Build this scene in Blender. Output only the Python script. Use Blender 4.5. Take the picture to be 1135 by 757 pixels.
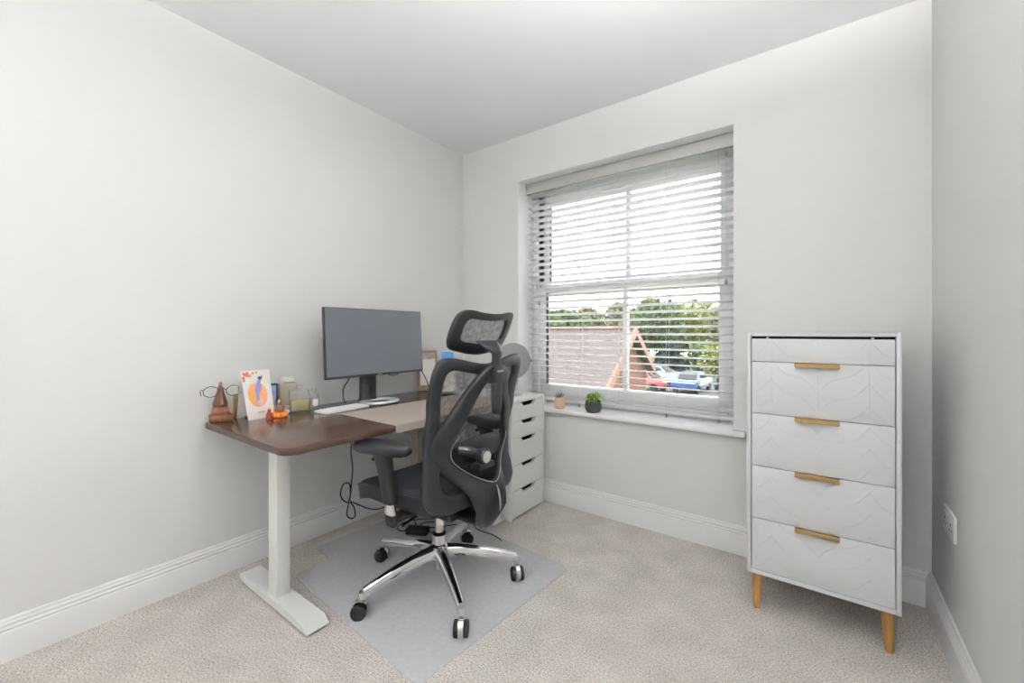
import bpy, bmesh, math, random
from mathutils import Vector, Matrix
random.seed(7)
for o in list(bpy.data.objects): bpy.data.objects.remove(o)
S = bpy.context.scene
COL = S.collection
PI = math.pi

# ------------------------------------------------------------------ camera
FPX, HORIZON, YAW = 462.9, 368.7, math.radians(36.547)
CAM = Vector((2.1558, -2.2941, 1.0768))
cd = bpy.data.cameras.new('camera'); cam = bpy.data.objects.new('camera', cd); COL.objects.link(cam)
cd.sensor_width = 36.0; cd.lens = FPX / 1135 * 36; cd.shift_y = -(378.5 - HORIZON) / 1135
cd.clip_start = 0.02; cd.clip_end = 400
cam.location = CAM; cam.rotation_euler = (PI / 2, 0, YAW)
S.camera = cam

# ------------------------------------------------------------------ sky: bright overcast daylight
W = bpy.data.worlds.new('sky'); S.world = W; W.use_nodes = True
nt = W.node_tree; nt.nodes.clear()
wo = nt.nodes.new('ShaderNodeOutputWorld'); bg = nt.nodes.new('ShaderNodeBackground')
tc = nt.nodes.new('ShaderNodeTexCoord'); no = nt.nodes.new('ShaderNodeTexNoise'); rp = nt.nodes.new('ShaderNodeValToRGB')
no.inputs['Scale'].default_value = 2.5; no.inputs['Detail'].default_value = 5
rp.color_ramp.elements[0].color = (0.80, 0.88, 1.0, 1); rp.color_ramp.elements[0].position = 0.35
rp.color_ramp.elements[1].color = (1.0, 0.99, 0.97, 1); rp.color_ramp.elements[1].position = 0.62
nt.links.new(tc.outputs['Generated'], no.inputs['Vector']); nt.links.new(no.outputs['Fac'], rp.inputs['Fac'])
nt.links.new(rp.outputs['Color'], bg.inputs['Color']); nt.links.new(bg.outputs[0], wo.inputs[0])
bg.inputs['Strength'].default_value = 6.0
FILL_LAMP_STRENGTH = 72.0
FILL_SCONCE_STRENGTH = 930.0

S.view_settings.view_transform = 'Standard'; S.view_settings.look = 'None'
S.view_settings.gamma = 1; S.view_settings.use_curve_mapping = False
S.view_settings.exposure = 0.36

# ------------------------------------------------------------------ material helpers
def lin(r, g, b):
    f = lambda c: (c / 255 / 12.92) if c / 255 <= 0.04045 else ((c / 255 + 0.055) / 1.055) ** 2.4
    return (f(r), f(g), f(b), 1)
MATS = {}
def mat(name, rgb, rough=0.5, metal=0.0, var=0.06, scale=25.0, bump=0.0, bscale=400.0, coat=0.0, trans=0.0,
        ior=1.45, spec=0.5, emit=0.0, rgb2=None, stretch=None):
    if name in MATS: return MATS[name]
    m = bpy.data.materials.new(name); m.use_nodes = True
    n = m.node_tree.nodes; l = m.node_tree.links; b = n['Principled BSDF']
    c = lin(*rgb); c2 = lin(*rgb2) if rgb2 else tuple(min(1, x * (1 - var)) for x in c[:3]) + (1,)
    t = n.new('ShaderNodeTexCoord'); nz = n.new('ShaderNodeTexNoise'); mx = n.new('ShaderNodeMix'); mx.data_type = 'RGBA'
    nz.inputs['Scale'].default_value = scale; nz.inputs['Detail'].default_value = 3
    src = t.outputs['Object']
    if stretch:
        mp = n.new('ShaderNodeMapping'); mp.inputs['Scale'].default_value = stretch
        l.new(src, mp.inputs['Vector']); src = mp.outputs[0]
    l.new(src, nz.inputs['Vector']); l.new(nz.outputs['Fac'], mx.inputs['Factor'])
    mx.inputs['A'].default_value = c; mx.inputs['B'].default_value = c2
    l.new(mx.outputs['Result'], b.inputs['Base Color'])
    b.inputs['Roughness'].default_value = rough; b.inputs['Metallic'].default_value = metal
    b.inputs['IOR'].default_value = ior; b.inputs['Specular IOR Level'].default_value = spec
    if coat: b.inputs['Coat Weight'].default_value = coat; b.inputs['Coat Roughness'].default_value = 0.15
    if trans: b.inputs['Transmission Weight'].default_value = trans
    if emit:
        b.inputs['Emission Color'].default_value = c; b.inputs['Emission Strength'].default_value = emit
    if bump:
        nb = n.new('ShaderNodeTexNoise'); nb.inputs['Scale'].default_value = bscale; nb.inputs['Detail'].default_value = 2
        bp = n.new('ShaderNodeBump'); bp.inputs['Strength'].default_value = bump; bp.inputs['Distance'].default_value = 0.002
        l.new(src, nb.inputs['Vector']); l.new(nb.outputs['Fac'], bp.inputs['Height']); l.new(bp.outputs[0], b.inputs['Normal'])
    MATS[name] = m; return m

def see_through(name, rgb, alpha, rough=0.5, gloss=0.0, weave=0.0):
    """a surface that lets part of the light straight through (glass pane, mesh fabric, frosted sheet)"""
    if name in MATS: return MATS[name]
    m = bpy.data.materials.new(name); m.use_nodes = True
    n = m.node_tree.nodes; l = m.node_tree.links; n.remove(n['Principled BSDF']); out = n['Material Output']
    tr = n.new('ShaderNodeBsdfTransparent'); pb = n.new('ShaderNodeBsdfPrincipled'); mx = n.new('ShaderNodeMixShader')
    pb.inputs['Base Color'].default_value = lin(*rgb); pb.inputs['Roughness'].default_value = rough
    t = n.new('ShaderNodeTexCoord'); nz = n.new('ShaderNodeTexNoise'); mr = n.new('ShaderNodeMapRange')
    nz.inputs['Scale'].default_value = 60; nz.inputs['Detail'].default_value = 6
    l.new(t.outputs['Object'], nz.inputs['Vector']); l.new(nz.outputs['Fac'], mr.inputs['Value'])
    mr.inputs['From Min'].default_value = 0.3; mr.inputs['From Max'].default_value = 0.7
    mr.inputs['To Min'].default_value = alpha - weave; mr.inputs['To Max'].default_value = alpha + weave
    l.new(mr.outputs[0], mx.inputs['Fac']); l.new(tr.outputs[0], mx.inputs[1]); l.new(pb.outputs[0], mx.inputs[2])
    if gloss:
        fr = n.new('ShaderNodeFresnel'); gl = n.new('ShaderNodeBsdfGlossy'); gl.inputs['Roughness'].default_value = 0.02
        mg = n.new('ShaderNodeMixShader'); l.new(fr.outputs[0], mg.inputs['Fac']); l.new(mx.outputs[0], mg.inputs[1]); l.new(gl.outputs[0], mg.inputs[2])
        l.new(mg.outputs[0], out.inputs['Surface'])
    else: l.new(mx.outputs[0], out.inputs['Surface'])
    MATS[name] = m; return m

def slat_material():
    m = bpy.data.materials.new('slat_white'); m.use_nodes = True
    n = m.node_tree.nodes; l = m.node_tree.links; b = n['Principled BSDF']; out = n['Material Output']
    b.inputs['Roughness'].default_value = 0.35
    t = n.new('ShaderNodeTexCoord'); mp = n.new('ShaderNodeMapping'); mp.inputs['Scale'].default_value = (3, 120, 120)
    nz = n.new('ShaderNodeTexNoise'); mx = n.new('ShaderNodeMix'); mx.data_type = 'RGBA'
    mx.inputs['A'].default_value = lin(251, 251, 250); mx.inputs['B'].default_value = lin(246, 246, 244)
    l.new(t.outputs['Object'], mp.inputs[0]); l.new(mp.outputs[0], nz.inputs['Vector']); l.new(nz.outputs['Fac'], mx.inputs['Factor'])
    l.new(mx.outputs['Result'], b.inputs['Base Color'])
    tl = n.new('ShaderNodeBsdfTranslucent'); tl.inputs['Color'].default_value = lin(250, 250, 250)
    ms = n.new('ShaderNodeMixShader'); ms.inputs[0].default_value = 0.5
    l.new(b.outputs[0], ms.inputs[1]); l.new(tl.outputs[0], ms.inputs[2]); l.new(ms.outputs[0], out.inputs['Surface'])
    return m

def carpet_material():
    m = bpy.data.materials.new('carpet'); m.use_nodes = True
    n = m.node_tree.nodes; l = m.node_tree.links; b = n['Principled BSDF']
    b.inputs['Roughness'].default_value = 0.95; b.inputs['Specular IOR Level'].default_value = 0.1
    t = n.new('ShaderNodeTexCoord')
    a = n.new('ShaderNodeTexNoise'); a.inputs['Scale'].default_value = 175; a.inputs['Detail'].default_value = 4; a.inputs['Roughness'].default_value = 0.75
    r = n.new('ShaderNodeValToRGB'); e = r.color_ramp.elements
    e[0].position = 0.34; e[0].color = lin(134, 127, 120); e[1].position = 0.66; e[1].color = lin(240, 235, 228)
    k = e.new(0.5); k.color = lin(208, 202, 194)
    v = n.new('ShaderNodeTexNoise'); v.inputs['Scale'].default_value = 7; v.inputs['Detail'].default_value = 3
    mx = n.new('ShaderNodeMix'); mx.data_type = 'RGBA'; mx.blend_type = 'MULTIPLY'; mx.inputs['Factor'].default_value = 1
    mr = n.new('ShaderNodeMapRange'); mr.inputs['From Min'].default_value = 0.3; mr.inputs['From Max'].default_value = 0.7; mr.inputs['To Min'].default_value = 0.88; mr.inputs['To Max'].default_value = 1.06
    l.new(t.outputs['Object'], a.inputs['Vector']); l.new(t.outputs['Object'], v.inputs['Vector'])
    l.new(a.outputs['Fac'], r.inputs['Fac']); l.new(v.outputs['Fac'], mr.inputs['Value'])
    l.new(r.outputs['Color'], mx.inputs['A']); l.new(mr.outputs[0], mx.inputs['B']); l.new(mx.outputs['Result'], b.inputs['Base Color'])
    bp = n.new('ShaderNodeBump'); bp.inputs['Strength'].default_value = 0.5; bp.inputs['Distance'].default_value = 0.005
    l.new(a.outputs['Fac'], bp.inputs['Height']); l.new(bp.outputs[0], b.inputs['Normal'])
    return m

def wood_material(name, dark, light, axis_scale, rough, coat=0.0):
    m = bpy.data.materials.new(name); m.use_nodes = True
    n = m.node_tree.nodes; l = m.node_tree.links; b = n['Principled BSDF']
    t = n.new('ShaderNodeTexCoord'); mp = n.new('ShaderNodeMapping'); mp.inputs['Scale'].default_value = axis_scale
    nz = n.new('ShaderNodeTexNoise'); nz.inputs['Scale'].default_value = 6; nz.inputs['Detail'].default_value = 6; nz.inputs['Distortion'].default_value = 0.6
    r = n.new('ShaderNodeValToRGB'); e = r.color_ramp.elements
    e[0].position = 0.3; e[0].color = lin(*dark); e[1].position = 0.72; e[1].color = lin(*light)
    l.new(t.outputs['Object'], mp.inputs[0]); l.new(mp.outputs[0], nz.inputs['Vector']); l.new(nz.outputs['Fac'], r.inputs['Fac'])
    l.new(r.outputs['Color'], b.inputs['Base Color']); b.inputs['Roughness'].default_value = rough
    if coat: b.inputs['Coat Weight'].default_value = coat; b.inputs['Coat Roughness'].default_value = 0.12
    return m

M_wall = mat('wall_paint', (230, 230, 228), 0.75, var=0.025, scale=3, bump=0.06, bscale=180)
M_ceil = mat('ceiling_paint', (247, 247, 249), 0.85, var=0.02, scale=3)
M_trim = mat('white_gloss_paint', (240, 240, 239), 0.28, var=0.02, scale=8)
M_lit_trim = mat('lit_white_gloss_paint', (251, 251, 251), 0.3, var=0.005)  # trim paint made whiter: window light on reveals and sill put into the colour
M_carpet = carpet_material()
M_upvc = mat('white_window_frame', (243, 244, 244), 0.3, var=0.02)
M_slat = slat_material()
M_glass = see_through('window_glass', (255, 255, 255), 0.0, gloss=1)
M_cord = mat('white_cord', (225, 224, 220), 0.8)
M_dullclip = mat('grey_clip', (150, 150, 148), 0.5)
M_walnut = wood_material('walnut_laminate', (52, 34, 24), (92, 66, 48), (14, 1.2, 14), 0.20, 0.15)
M_walnut_edge = wood_material('walnut_edge', (52, 37, 30), (72, 54, 44), (14, 1.2, 14), 0.4)
M_deskmetal = mat('white_powder_coat', (232, 232, 228), 0.4, var=0.02)
M_black = mat('black_plastic', (25, 26, 28), 0.42, var=0.12, scale=40, bump=0.08, bscale=900)
M_black2 = mat('dark_grey_plastic', (31, 33, 36), 0.38, var=0.1, scale=40, bump=0.08, bscale=900)
M_rubber = mat('black_rubber', (18, 18, 20), 0.6)
M_chrome = mat('polished_chrome', (226, 226, 228), 0.09, 1.0, var=0.02)
M_satin = mat('satin_silver', (190, 191, 194), 0.3, 1.0, var=0.03)
M_fabric = mat('black_seat_mesh', (36, 39, 46), 0.85, var=0.35, scale=300, bump=0.4, bscale=700)
M_mesh = see_through('backrest_mesh', (34, 35, 38), 0.60, 0.8, weave=0.13)
M_sheet = see_through('frosted_plastic_sheet', (246, 245, 250), 0.58, 0.24, weave=0.03)
M_pad = mat('taupe_desk_pad', (176, 164, 154), 0.42, var=0.05, scale=120, bump=0.1, bscale=900)
M_white = mat('white_foil', (236, 236, 233), 0.38, var=0.02)
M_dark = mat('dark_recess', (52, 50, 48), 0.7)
M_chest = mat('pale_grey_lacquer', (218, 219, 220), 0.36, var=0.02)
M_gold = mat('brushed_brass', (172, 144, 100), 0.42, 1.0, var=0.12, scale=90, stretch=(1, 8, 8))
M_oak = wood_material('oak_leg', (148, 106, 56), (184, 138, 82), (12, 12, 1.5), 0.45)
M_teak = wood_material('carved_wood', (84, 50, 32), (132, 84, 54), (3, 16, 5), 0.45)
M_screen = mat('monitor_screen', (98, 102, 109), 0.30, var=0.02, spec=0.6)
M_bezel = mat('monitor_bezel', (34, 35, 38), 0.4)
M_silver_base = mat('white_silver_stand', (222, 224, 226), 0.25, 0.3, var=0.02)
M_paper = mat('white_paper', (244, 240, 233), 0.8, var=0.02)
M_mirror = mat('mirror_glass', (235, 235, 235), 0.03, 1.0, var=0.0)
M_bglass = see_through('clear_bottle_glass', (250, 250, 244), 0.12, 0.1, gloss=1)
M_orange = mat('orange_paint', (226, 112, 42), 0.5, var=0.2, scale=200)
M_yellow = mat('yellow_paint', (240, 186, 70), 0.5, var=0.15, scale=200)
M_red = mat('dark_red_paint', (136, 58, 50), 0.5, var=0.2, scale=200)
M_skin = mat('brown_paint', (120, 84, 66), 0.5)

# ------------------------------------------------------------------ mesh helpers
class MB:
    def __init__(s): s.v = []; s.f = []
    def add(s, vs, fs):
        o = len(s.v); s.v += [tuple(p) for p in vs]; s.f += [tuple(i + o for i in q) for q in fs]; return s
    def box(s, x0, x1, y0, y1, z0, z1, bev=0.0, seg=2, mtx=None):
        bm = bmesh.new(); bmesh.ops.create_cube(bm, size=1)
        for v in bm.verts: v.co = Vector(((x0 + x1) / 2 + v.co.x * (x1 - x0), (y0 + y1) / 2 + v.co.y * (y1 - y0), (z0 + z1) / 2 + v.co.z * (z1 - z0)))
        if bev: bmesh.ops.bevel(bm, geom=bm.edges[:], offset=bev, segments=seg, affect='EDGES', profile=0.5)
        if mtx: bmesh.ops.transform(bm, matrix=mtx, verts=bm.verts[:])
        bm.verts.index_update(); s.add([v.co[:] for v in bm.verts], [[v.index for v in f.verts] for f in bm.faces]); bm.free(); return s
    def lathe(s, prof, seg=24, c=(0, 0, 0), mtx=None, ang=2 * PI):
        vs = []; fs = []; n = len(prof)
        for i in range(seg):
            a = ang * i / seg
            for r, z in prof:
                p = Vector((r * math.cos(a), r * math.sin(a), z)); p = (mtx @ p) if mtx else p
                vs.append((p.x + c[0], p.y + c[1], p.z + c[2]))
        for i in range(seg):
            j = (i + 1) % seg
            for k in range(n - 1): fs.append((i * n + k, j * n + k, j * n + k + 1, i * n + k + 1))
        if prof[0][0] > 1e-6: fs.append(tuple(i * n for i in range(seg))[::-1])
        if prof[-1][0] > 1e-6: fs.append(tuple(i * n + n - 1 for i in range(seg)))
        return s.add(vs, fs)
    def tube(s, path, rad, seg=8, closed=False, flat=None):
        P = [Vector(p) for p in path]; n = len(P); R = rad if isinstance(rad, (list, tuple)) else [rad] * n
        vs = []; fs = []; up = None
        for i in range(n):
            t = (P[(i + 1) % n] - P[i - 1]) if closed else (P[min(i + 1, n - 1)] - P[max(i - 1, 0)])
            if t.length < 1e-9: t = Vector((0, 0, 1))
            t.normalize()
            if up is None: up = Vector((0, 0, 1)) if abs(t.z) < 0.9 else Vector((1, 0, 0))
            a = up - t * up.dot(t)
            if a.length < 1e-6: a = Vector((1, 0, 0)) - t * t.x
            a.normalize(); up = a; b = t.cross(a)
            for k in range(seg):
                an = 2 * PI * k / seg
                vs.append(P[i] + a * math.cos(an) * R[i] * (flat or 1) + b * math.sin(an) * R[i])
        m = n if closed else n - 1
        for i in range(m):
            j = (i + 1) % n
            for k in range(seg): fs.append((i * seg + k, i * seg + (k + 1) % seg, j * seg + (k + 1) % seg, j * seg + k))
        if not closed:
            fs.append(tuple(range(seg))[::-1]); fs.append(tuple((n - 1) * seg + k for k in range(seg)))
        return s.add(vs, fs)
    def prism(s, poly, z0, z1, mtx=None):
        n = len(poly); vs = [Vector((x, y, z0)) for x, y in poly] + [Vector((x, y, z1)) for x, y in poly]
        if mtx: vs = [mtx @ v for v in vs]
        return s.add(vs, [tuple(range(n))[::-1], tuple(range(n, 2 * n))] + [(i, (i + 1) % n, (i + 1) % n + n, i + n) for i in range(n)])
    def sweep_section(s, secs, caps=True):
        """loft closed sections (same count)"""
        n = len(secs[0]); vs = [p for q in secs for p in q]; fs = []
        for i in range(len(secs) - 1):
            for k in range(n): fs.append((i * n + k, i * n + (k + 1) % n, (i + 1) * n + (k + 1) % n, (i + 1) * n + k))
        if caps: fs += [tuple(range(n))[::-1], tuple((len(secs) - 1) * n + k for k in range(n))]
        return s.add(vs, fs)
    def ball(s, c, r, sx=1, sy=1, sz=1, seg=12, rings=8):
        prof = [(max(0, r * math.sin(PI * i / rings)), -r * math.cos(PI * i / rings)) for i in range(rings + 1)]
        prof[0] = (0, -r); prof[-1] = (0, r)
        return s.lathe(prof, seg, c, Matrix.Diagonal((sx, sy, sz)))
    def mesh(s, name, m, smooth=True, sharp=35):
        me = bpy.data.meshes.new(name); me.from_pydata([tuple(v) for v in s.v], [], s.f)
        bm = bmesh.new(); bm.from_mesh(me); bmesh.ops.remove_doubles(bm, verts=bm.verts[:], dist=1e-6)
        bmesh.ops.recalc_face_normals(bm, faces=bm.faces[:]); bm.to_mesh(me); bm.free()
        me.materials.append(m)
        if smooth:
            for p in me.polygons: p.use_smooth = True
            me.set_sharp_from_angle(angle=math.radians(sharp))
        return me
    def build(s, name, m, parent=None, smooth=True, sharp=35):
        return link(name, s.mesh(name, m, smooth, sharp), parent)
def link(name, me, parent=None):
    o = bpy.data.objects.new(name, me); COL.objects.link(o)
    if parent: o.parent = parent
    return o
def tag(o, label, cat, group=None):
    o['label'] = label; o['category'] = cat
    if group: o['group'] = group
    return o
def thing(name, loc, label, cat, rz=0.0, group=None):
    o = bpy.data.objects.new(name, None); COL.objects.link(o); o.location = loc; o.rotation_euler = (0, 0, rz)
    o.empty_display_size = 0.05
    return tag(o, label, cat, group)
def struct(o): o['kind'] = 'structure'; return o
def cr(pts, per=8, closed=False):
    """Catmull-Rom through points of any dimension"""
    n = len(pts); out = []
    rng = n if closed else n - 1
    for i in range(rng):
        g = (lambda k: pts[k % n]) if closed else (lambda k: pts[max(0, min(n - 1, k))])
        p0, p1, p2, p3 = g(i - 1), g(i), g(i + 1), g(i + 2)
        for k in range(per):
            t = k / per
            out.append(tuple(0.5 * (2 * b + (c - a) * t + (2 * a - 5 * b + 4 * c - d) * t * t + (3 * b - a - 3 * c + d) * t ** 3) for a, b, c, d in zip(p0, p1, p2, p3)))
    if not closed: out.append(tuple(pts[-1]))
    return out
def rrect(x0, x1, y0, y1, r, n=8):
    o = []
    for cx, cy, a in ((x1 - r, y1 - r, 0), (x0 + r, y1 - r, 90), (x0 + r, y0 + r, 180), (x1 - r, y0 + r, 270)):
        for k in range(n + 1):
            t = math.radians(a + 90 * k / n); o.append((cx + r * math.cos(t), cy + r * math.sin(t)))
    return o
def rslab(s, poly, z0, z1, b, mtx=None):
    """slab with rounded outline and eased edges"""
    cx = sum(p[0] for p in poly) / len(poly); cy = sum(p[1] for p in poly) / len(poly)
    w = max(p[0] for p in poly) - cx; h = max(p[1] for p in poly) - cy
    def ring(d, z): return [Vector((cx + (x - cx) * (1 - d / w), cy + (y - cy) * (1 - d / h), z)) for x, y in poly]
    secs = [ring(b, z0), ring(b * 0.3, z0 + b * 0.3), ring(0, z0 + b), ring(0, z1 - b), ring(b * 0.3, z1 - b * 0.3), ring(b, z1)]
    if mtx: secs = [[mtx @ v for v in q] for q in secs]
    return s.sweep_section(secs)

# ------------------------------------------------------------------ room shell
RW, RY, RH = 2.503, -4.7, 2.40
WX0, WX1, WZ0, WZ1 = 0.506, 1.811, 0.592, 2.102
WT = 0.31
struct(MB().box(-0.2, RW + 0.2, RY - 0.2, WT, -0.15, 0).build('floor', M_carpet, smooth=False))
struct(MB().box(-0.2, RW + 0.2, RY - 0.2, WT, RH, RH + 0.15).build('ceiling', M_ceil, smooth=False))
struct(MB().box(-0.2, 0, RY, WT, 0, RH).build('wall_left', M_wall, smooth=False))
struct(MB().box(RW, RW + 0.2, RY, WT, 0, RH).build('wall_right', M_wall, smooth=False))
b = MB()
b.box(0, WX0, 0, WT, 0, RH); b.box(WX1, RW, 0, WT, 0, RH); b.box(WX0, WX1, 0, WT, 0, WZ0); b.box(WX0, WX1, 0, WT, WZ1, RH)
struct(b.build('wall_back', M_wall, smooth=False))
# the wall behind the camera, with a panelled door
struct(MB().box(-0.2, RW + 0.2, RY - 0.2, RY, 0, RH).build('wall_front', M_wall, smooth=False))
d = struct(MB().box(0.95, 1.75, RY + 0.002, RY + 0.04, 0.005, 2.0, 0.003).build('door_1', M_trim))
for z0, z1 in ((0.15, 0.95), (1.05, 1.85)):
    for x0 in (1.04, 1.39): MB().box(x0, x0 + 0.27, RY + 0.0405, RY + 0.047, z0, z1, 0.003).build('panel', M_trim, d)
MB().tube([(1.70, RY + 0.041, 1.0), (1.70, RY + 0.085, 1.0), (1.60, RY + 0.09, 1.0)], 0.009).build('door_handle', M_satin, d)

BP = [(0, 0), (.018, 0), (.018, .094), (.0165, .098), (.013, .1), (.0155, .105), (.0155, .109), (.0105, .113), (.0125, .119), (.0125, .123), (.008, .127), (.0085, .133), (.006, .138), (0, .138)]
def skirting(name, fn, a, c):
    s = MB(); s.sweep_section([[fn(t, z, a) for t, z in BP], [fn(t, z, c) for t, z in BP]])
    return struct(s.build(name, M_trim, sharp=25))
skirting('baseboard_left', lambda t, z, q: Vector((0.0005 + t, q, z)), RY + .001, -0.0005)
skirting('baseboard_back', lambda t, z, q: Vector((q, -0.0005 - t, z)), 0.02, RW - 0.02)
skirting('baseboard_right', lambda t, z, q: Vector((RW - 0.0005 - t, q, z)), RY + .001, -0.0005)

# ------------------------------------------------------------------ window: two sliding sashes with a centre bar
win = bpy.data.objects.new('window_1', None); COL.objects.link(win); win.location = ((WX0 + WX1) / 2, 0.23, WZ0); struct(win)
def wpart(name, boxes, m, par=win, bev=0.003):
    s = MB()
    for q in boxes: s.box(q[0] - win.location.x, q[1] - win.location.x, q[2] - 0.18, q[3] - 0.18, q[4] - WZ0, q[5] - WZ0, bev)
    return s.build(name, m, par)
FZ = 0.615
wpart('frame', [(WX0, WX0 + .05, .13, .25, FZ, WZ1), (WX1 - .05, WX1, .13, .25, FZ, WZ1), (WX0 + .05, WX1 - .05, .13, .25, WZ1 - .05, WZ1), (WX0 + .05, WX1 - .05, .13, .25, WZ0, FZ + .03)], M_upvc)
XA, XB, XC = WX0 + .052, WX1 - .052, (WX0 + WX1) / 2 + .02
for name, z0, z1, y0, y1 in (('lower_sash', FZ + .032, 1.41, .145, .185), ('upper_sash', 1.35, WZ1 - .052, .19, .23)):
    bot = .075 if name == 'lower_sash' else .055
    sa = wpart(name, [(XA, XA + .05, y0, y1, z0, z1), (XB - .05, XB, y0, y1, z0, z1), (XA + .05, XB - .05, y0, y1, z1 - .055, z1), (XA + .05, XB - .05, y0, y1, z0, z0 + bot)], M_upvc)
    wpart('glazing_bar', [(XC - .014, XC + .014, y0 + .004, y1 - .004, z0 + bot, z1 - .055)], M_upvc, sa)
    for xa, xb in ((XA + .05, XC - .014), (XC + .014, XB - .05)):
        wpart('pane', [(xa, xb, (y0 + y1) / 2 - .003, (y0 + y1) / 2 + .003, z0 + bot, z1 - .055)], M_glass, sa, 0)
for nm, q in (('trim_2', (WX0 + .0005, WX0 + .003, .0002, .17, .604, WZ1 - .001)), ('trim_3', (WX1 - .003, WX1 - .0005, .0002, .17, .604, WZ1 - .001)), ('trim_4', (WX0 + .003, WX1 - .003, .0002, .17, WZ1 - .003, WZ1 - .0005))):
    struct(MB().box(*q).build(nm, M_lit_trim, smooth=False))
# window board
prof = [(.17, .572), (-.028, .572), (-.035, .576), (-.038, .583), (-.038, .592), (-.035, .599), (-.028, .603), (.17, .603)]
s = MB()
def board(x, p): return [Vector((x, y, z)) for y, z in p]
inner = [(max(y, 0.0008) if False else y, z) for y, z in prof]
s.sweep_section([board(WX0 + .001, prof), board(WX1 - .001, prof)])
s.box(.455, WX0 + .001, -.038, -.0008, .572, .603, .006); s.box(WX1 - .001, 1.863, -.038, -.0008, .572, .603, .006)
struct(s.build('trim_1', M_lit_trim))

# ------------------------------------------------------------------ venetian blind
BX0, BX1, BY = WX0 + .010, WX1 - .010, 0.124
bl = thing('venetian_blind', ((BX0 + BX1) / 2, BY, 0.63), 'white horizontal-slat venetian blind hanging inside the window recess', 'blind')
def L3(x, y, z): return (x - bl.location.x, y - BY, z - 0.63)
s = MB(); s.box(*[q for q in (BX0 - bl.location.x, BX1 - bl.location.x, -.042, -.030, 2.030 - .63, 2.097 - .63)], 0.002); va = s.build('valance', M_dullclip if False else mat('grey_white_valance', (188, 188, 184), 0.45, var=.02), bl)
MB().box(BX0 + .004 - bl.location.x, BX1 - .004 - bl.location.x, -.028, .026, 2.045 - .63, 2.094 - .63, .002).build('headrail', M_upvc, bl)
hw = (BX1 - BX0) / 2 - .003
sec = []
for k in range(9):
    t = -1 + 2 * k / 8; sec.append((t * .0248, .0022 * (1 - t * t) + .0013))
for k in range(9):
    t = 1 - 2 * k / 8; sec.append((t * .0248, .0022 * (1 - t * t) - .0013))
s = MB(); s.sweep_section([[Vector((x, y, z)) for y, z in sec] for x in (-hw, hw)]); slat_me = s.mesh('slat', M_slat, sharp=40)
PITCH = .0432; NS = 32
for i in range(NS):
    o = link('slat', slat_me, bl); o.location = (0, 0, 2.018 - .63 - i * PITCH); o.rotation_euler = (math.radians(-12), 0, 0)
RAILZ = 2.018 - NS * PITCH - .004
MB().box(-hw, hw, -.0255, .0255, RAILZ - .009 - .63, RAILZ + .009 - .63, .004).build('bottom_rail', M_slat, bl)
for x in (.665, .913, 1.181, 1.456, 1.724):
    for y in (-.0275, .0275):
        MB().tube([L3(x, BY + y, 2.045), L3(x, BY + y, RAILZ)], .0009, 5).build('ladder_cord', M_cord, bl)
for x in (.913, 1.456, 1.724):
    MB().lathe([(.0, -.022), (.005, -.021), (.0055, -.012), (.004, 0), (0, .001)], 10, L3(x, BY - .02, RAILZ - .009)).build('cord_plug', M_dullclip, bl)
for x, z in ((.603, 1.372), (.618, 1.262), (1.76, 1.985), (1.76, 1.325)):
    MB().tube([L3(x, BY - .033, z + .03), L3(x, BY - .033, 2.05)], .0008, 5).build('pull_cord', M_cord, bl)
    MB().lathe([(.002, .03), (.005, .024), (.0065, .004), (.005, 0), (0, 0)], 10, L3(x, BY - .033, z - .0)).build('cord_toggle', M_dullclip, bl)

# ------------------------------------------------------------------ standing desk
DX0, DX1, DY0, DY1, DZ = .045, .775, -1.655, -.412, .70
desk = thing('standing_desk', (.41, (DY0 + DY1) / 2, 0), 'walnut-topped standing desk on white metal column legs along the left wall', 'desk')
ox, oy = desk.location.x, desk.location.y
s = MB(); rslab(s, rrect(DX0 - ox, DX1 - ox, DY0 - oy, DY1 - oy, .05), DZ - .025, DZ, .004); tt = s.build('tabletop', M_walnut, desk); tt.data.materials.append(M_walnut_edge)
for pg in tt.data.polygons:
    if abs(pg.normal.z) < .9: pg.material_index = 1
for yc in (-1.503, -.459):
    lg = MB().box(.369 - ox, .443 - ox, yc - .0265 - oy, yc + .0265 - oy, .034, .60, .005).build('leg', M_deskmetal, desk)
    MB().box(.376 - ox, .436 - ox, yc - .021 - oy, yc + .021 - oy, .6, .65, .003).build('inner_column', M_deskmetal, lg)
    poly = [(.128, .012), (.128, .03), (.136, .036), (.672, .036), (.704, .014), (.702, .009), (.66, .009), (.15, .009)]
    mt = Matrix(((1, 0, 0, -ox), (0, 0, 1, yc - oy), (0, 1, 0, 0), (0, 0, 0, 1)))
    ft = MB().prism(poly, -.041, .041, mt).build('foot', M_deskmetal, desk)
    for gx in (.16, .665): MB().lathe([(.018, 0), (.019, .004), (.017, .009)], 14, (gx - ox, yc - oy, 0)).build('glide', M_rubber, ft)
    MB().box(.13 - ox, .70 - ox, yc - .03 - oy, yc + .03 - oy, .652, .674, .002).build('top_bracket', M_deskmetal, desk)
for x in (.345, .455):
    MB().box(x - .02 - ox, x + .02 - ox, -1.47 - oy, -.49 - oy, .63, .668, .003).build('crossbeam', M_deskmetal, desk)
MB().box(.70 - ox, .76 - ox, -.72 - oy, -.60 - oy, .656, .6745, .004).build('control_panel', M_deskmetal, desk)
# desk pad, folded over the front edge
s = MB(); y0, y1 = -1.22, -.43
s.box(.372, DX1 + .001, y0, y1, DZ + .0006, DZ + .0026, .0006, 1); s.box(DX1 + .0006, DX1 + .003, y0, y1, DZ - .030, DZ + .0026, .0006, 1)
tag(s.build('desk_pad', M_pad), 'taupe desk pad folded over the front edge of the walnut desk', 'desk pad')

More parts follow.
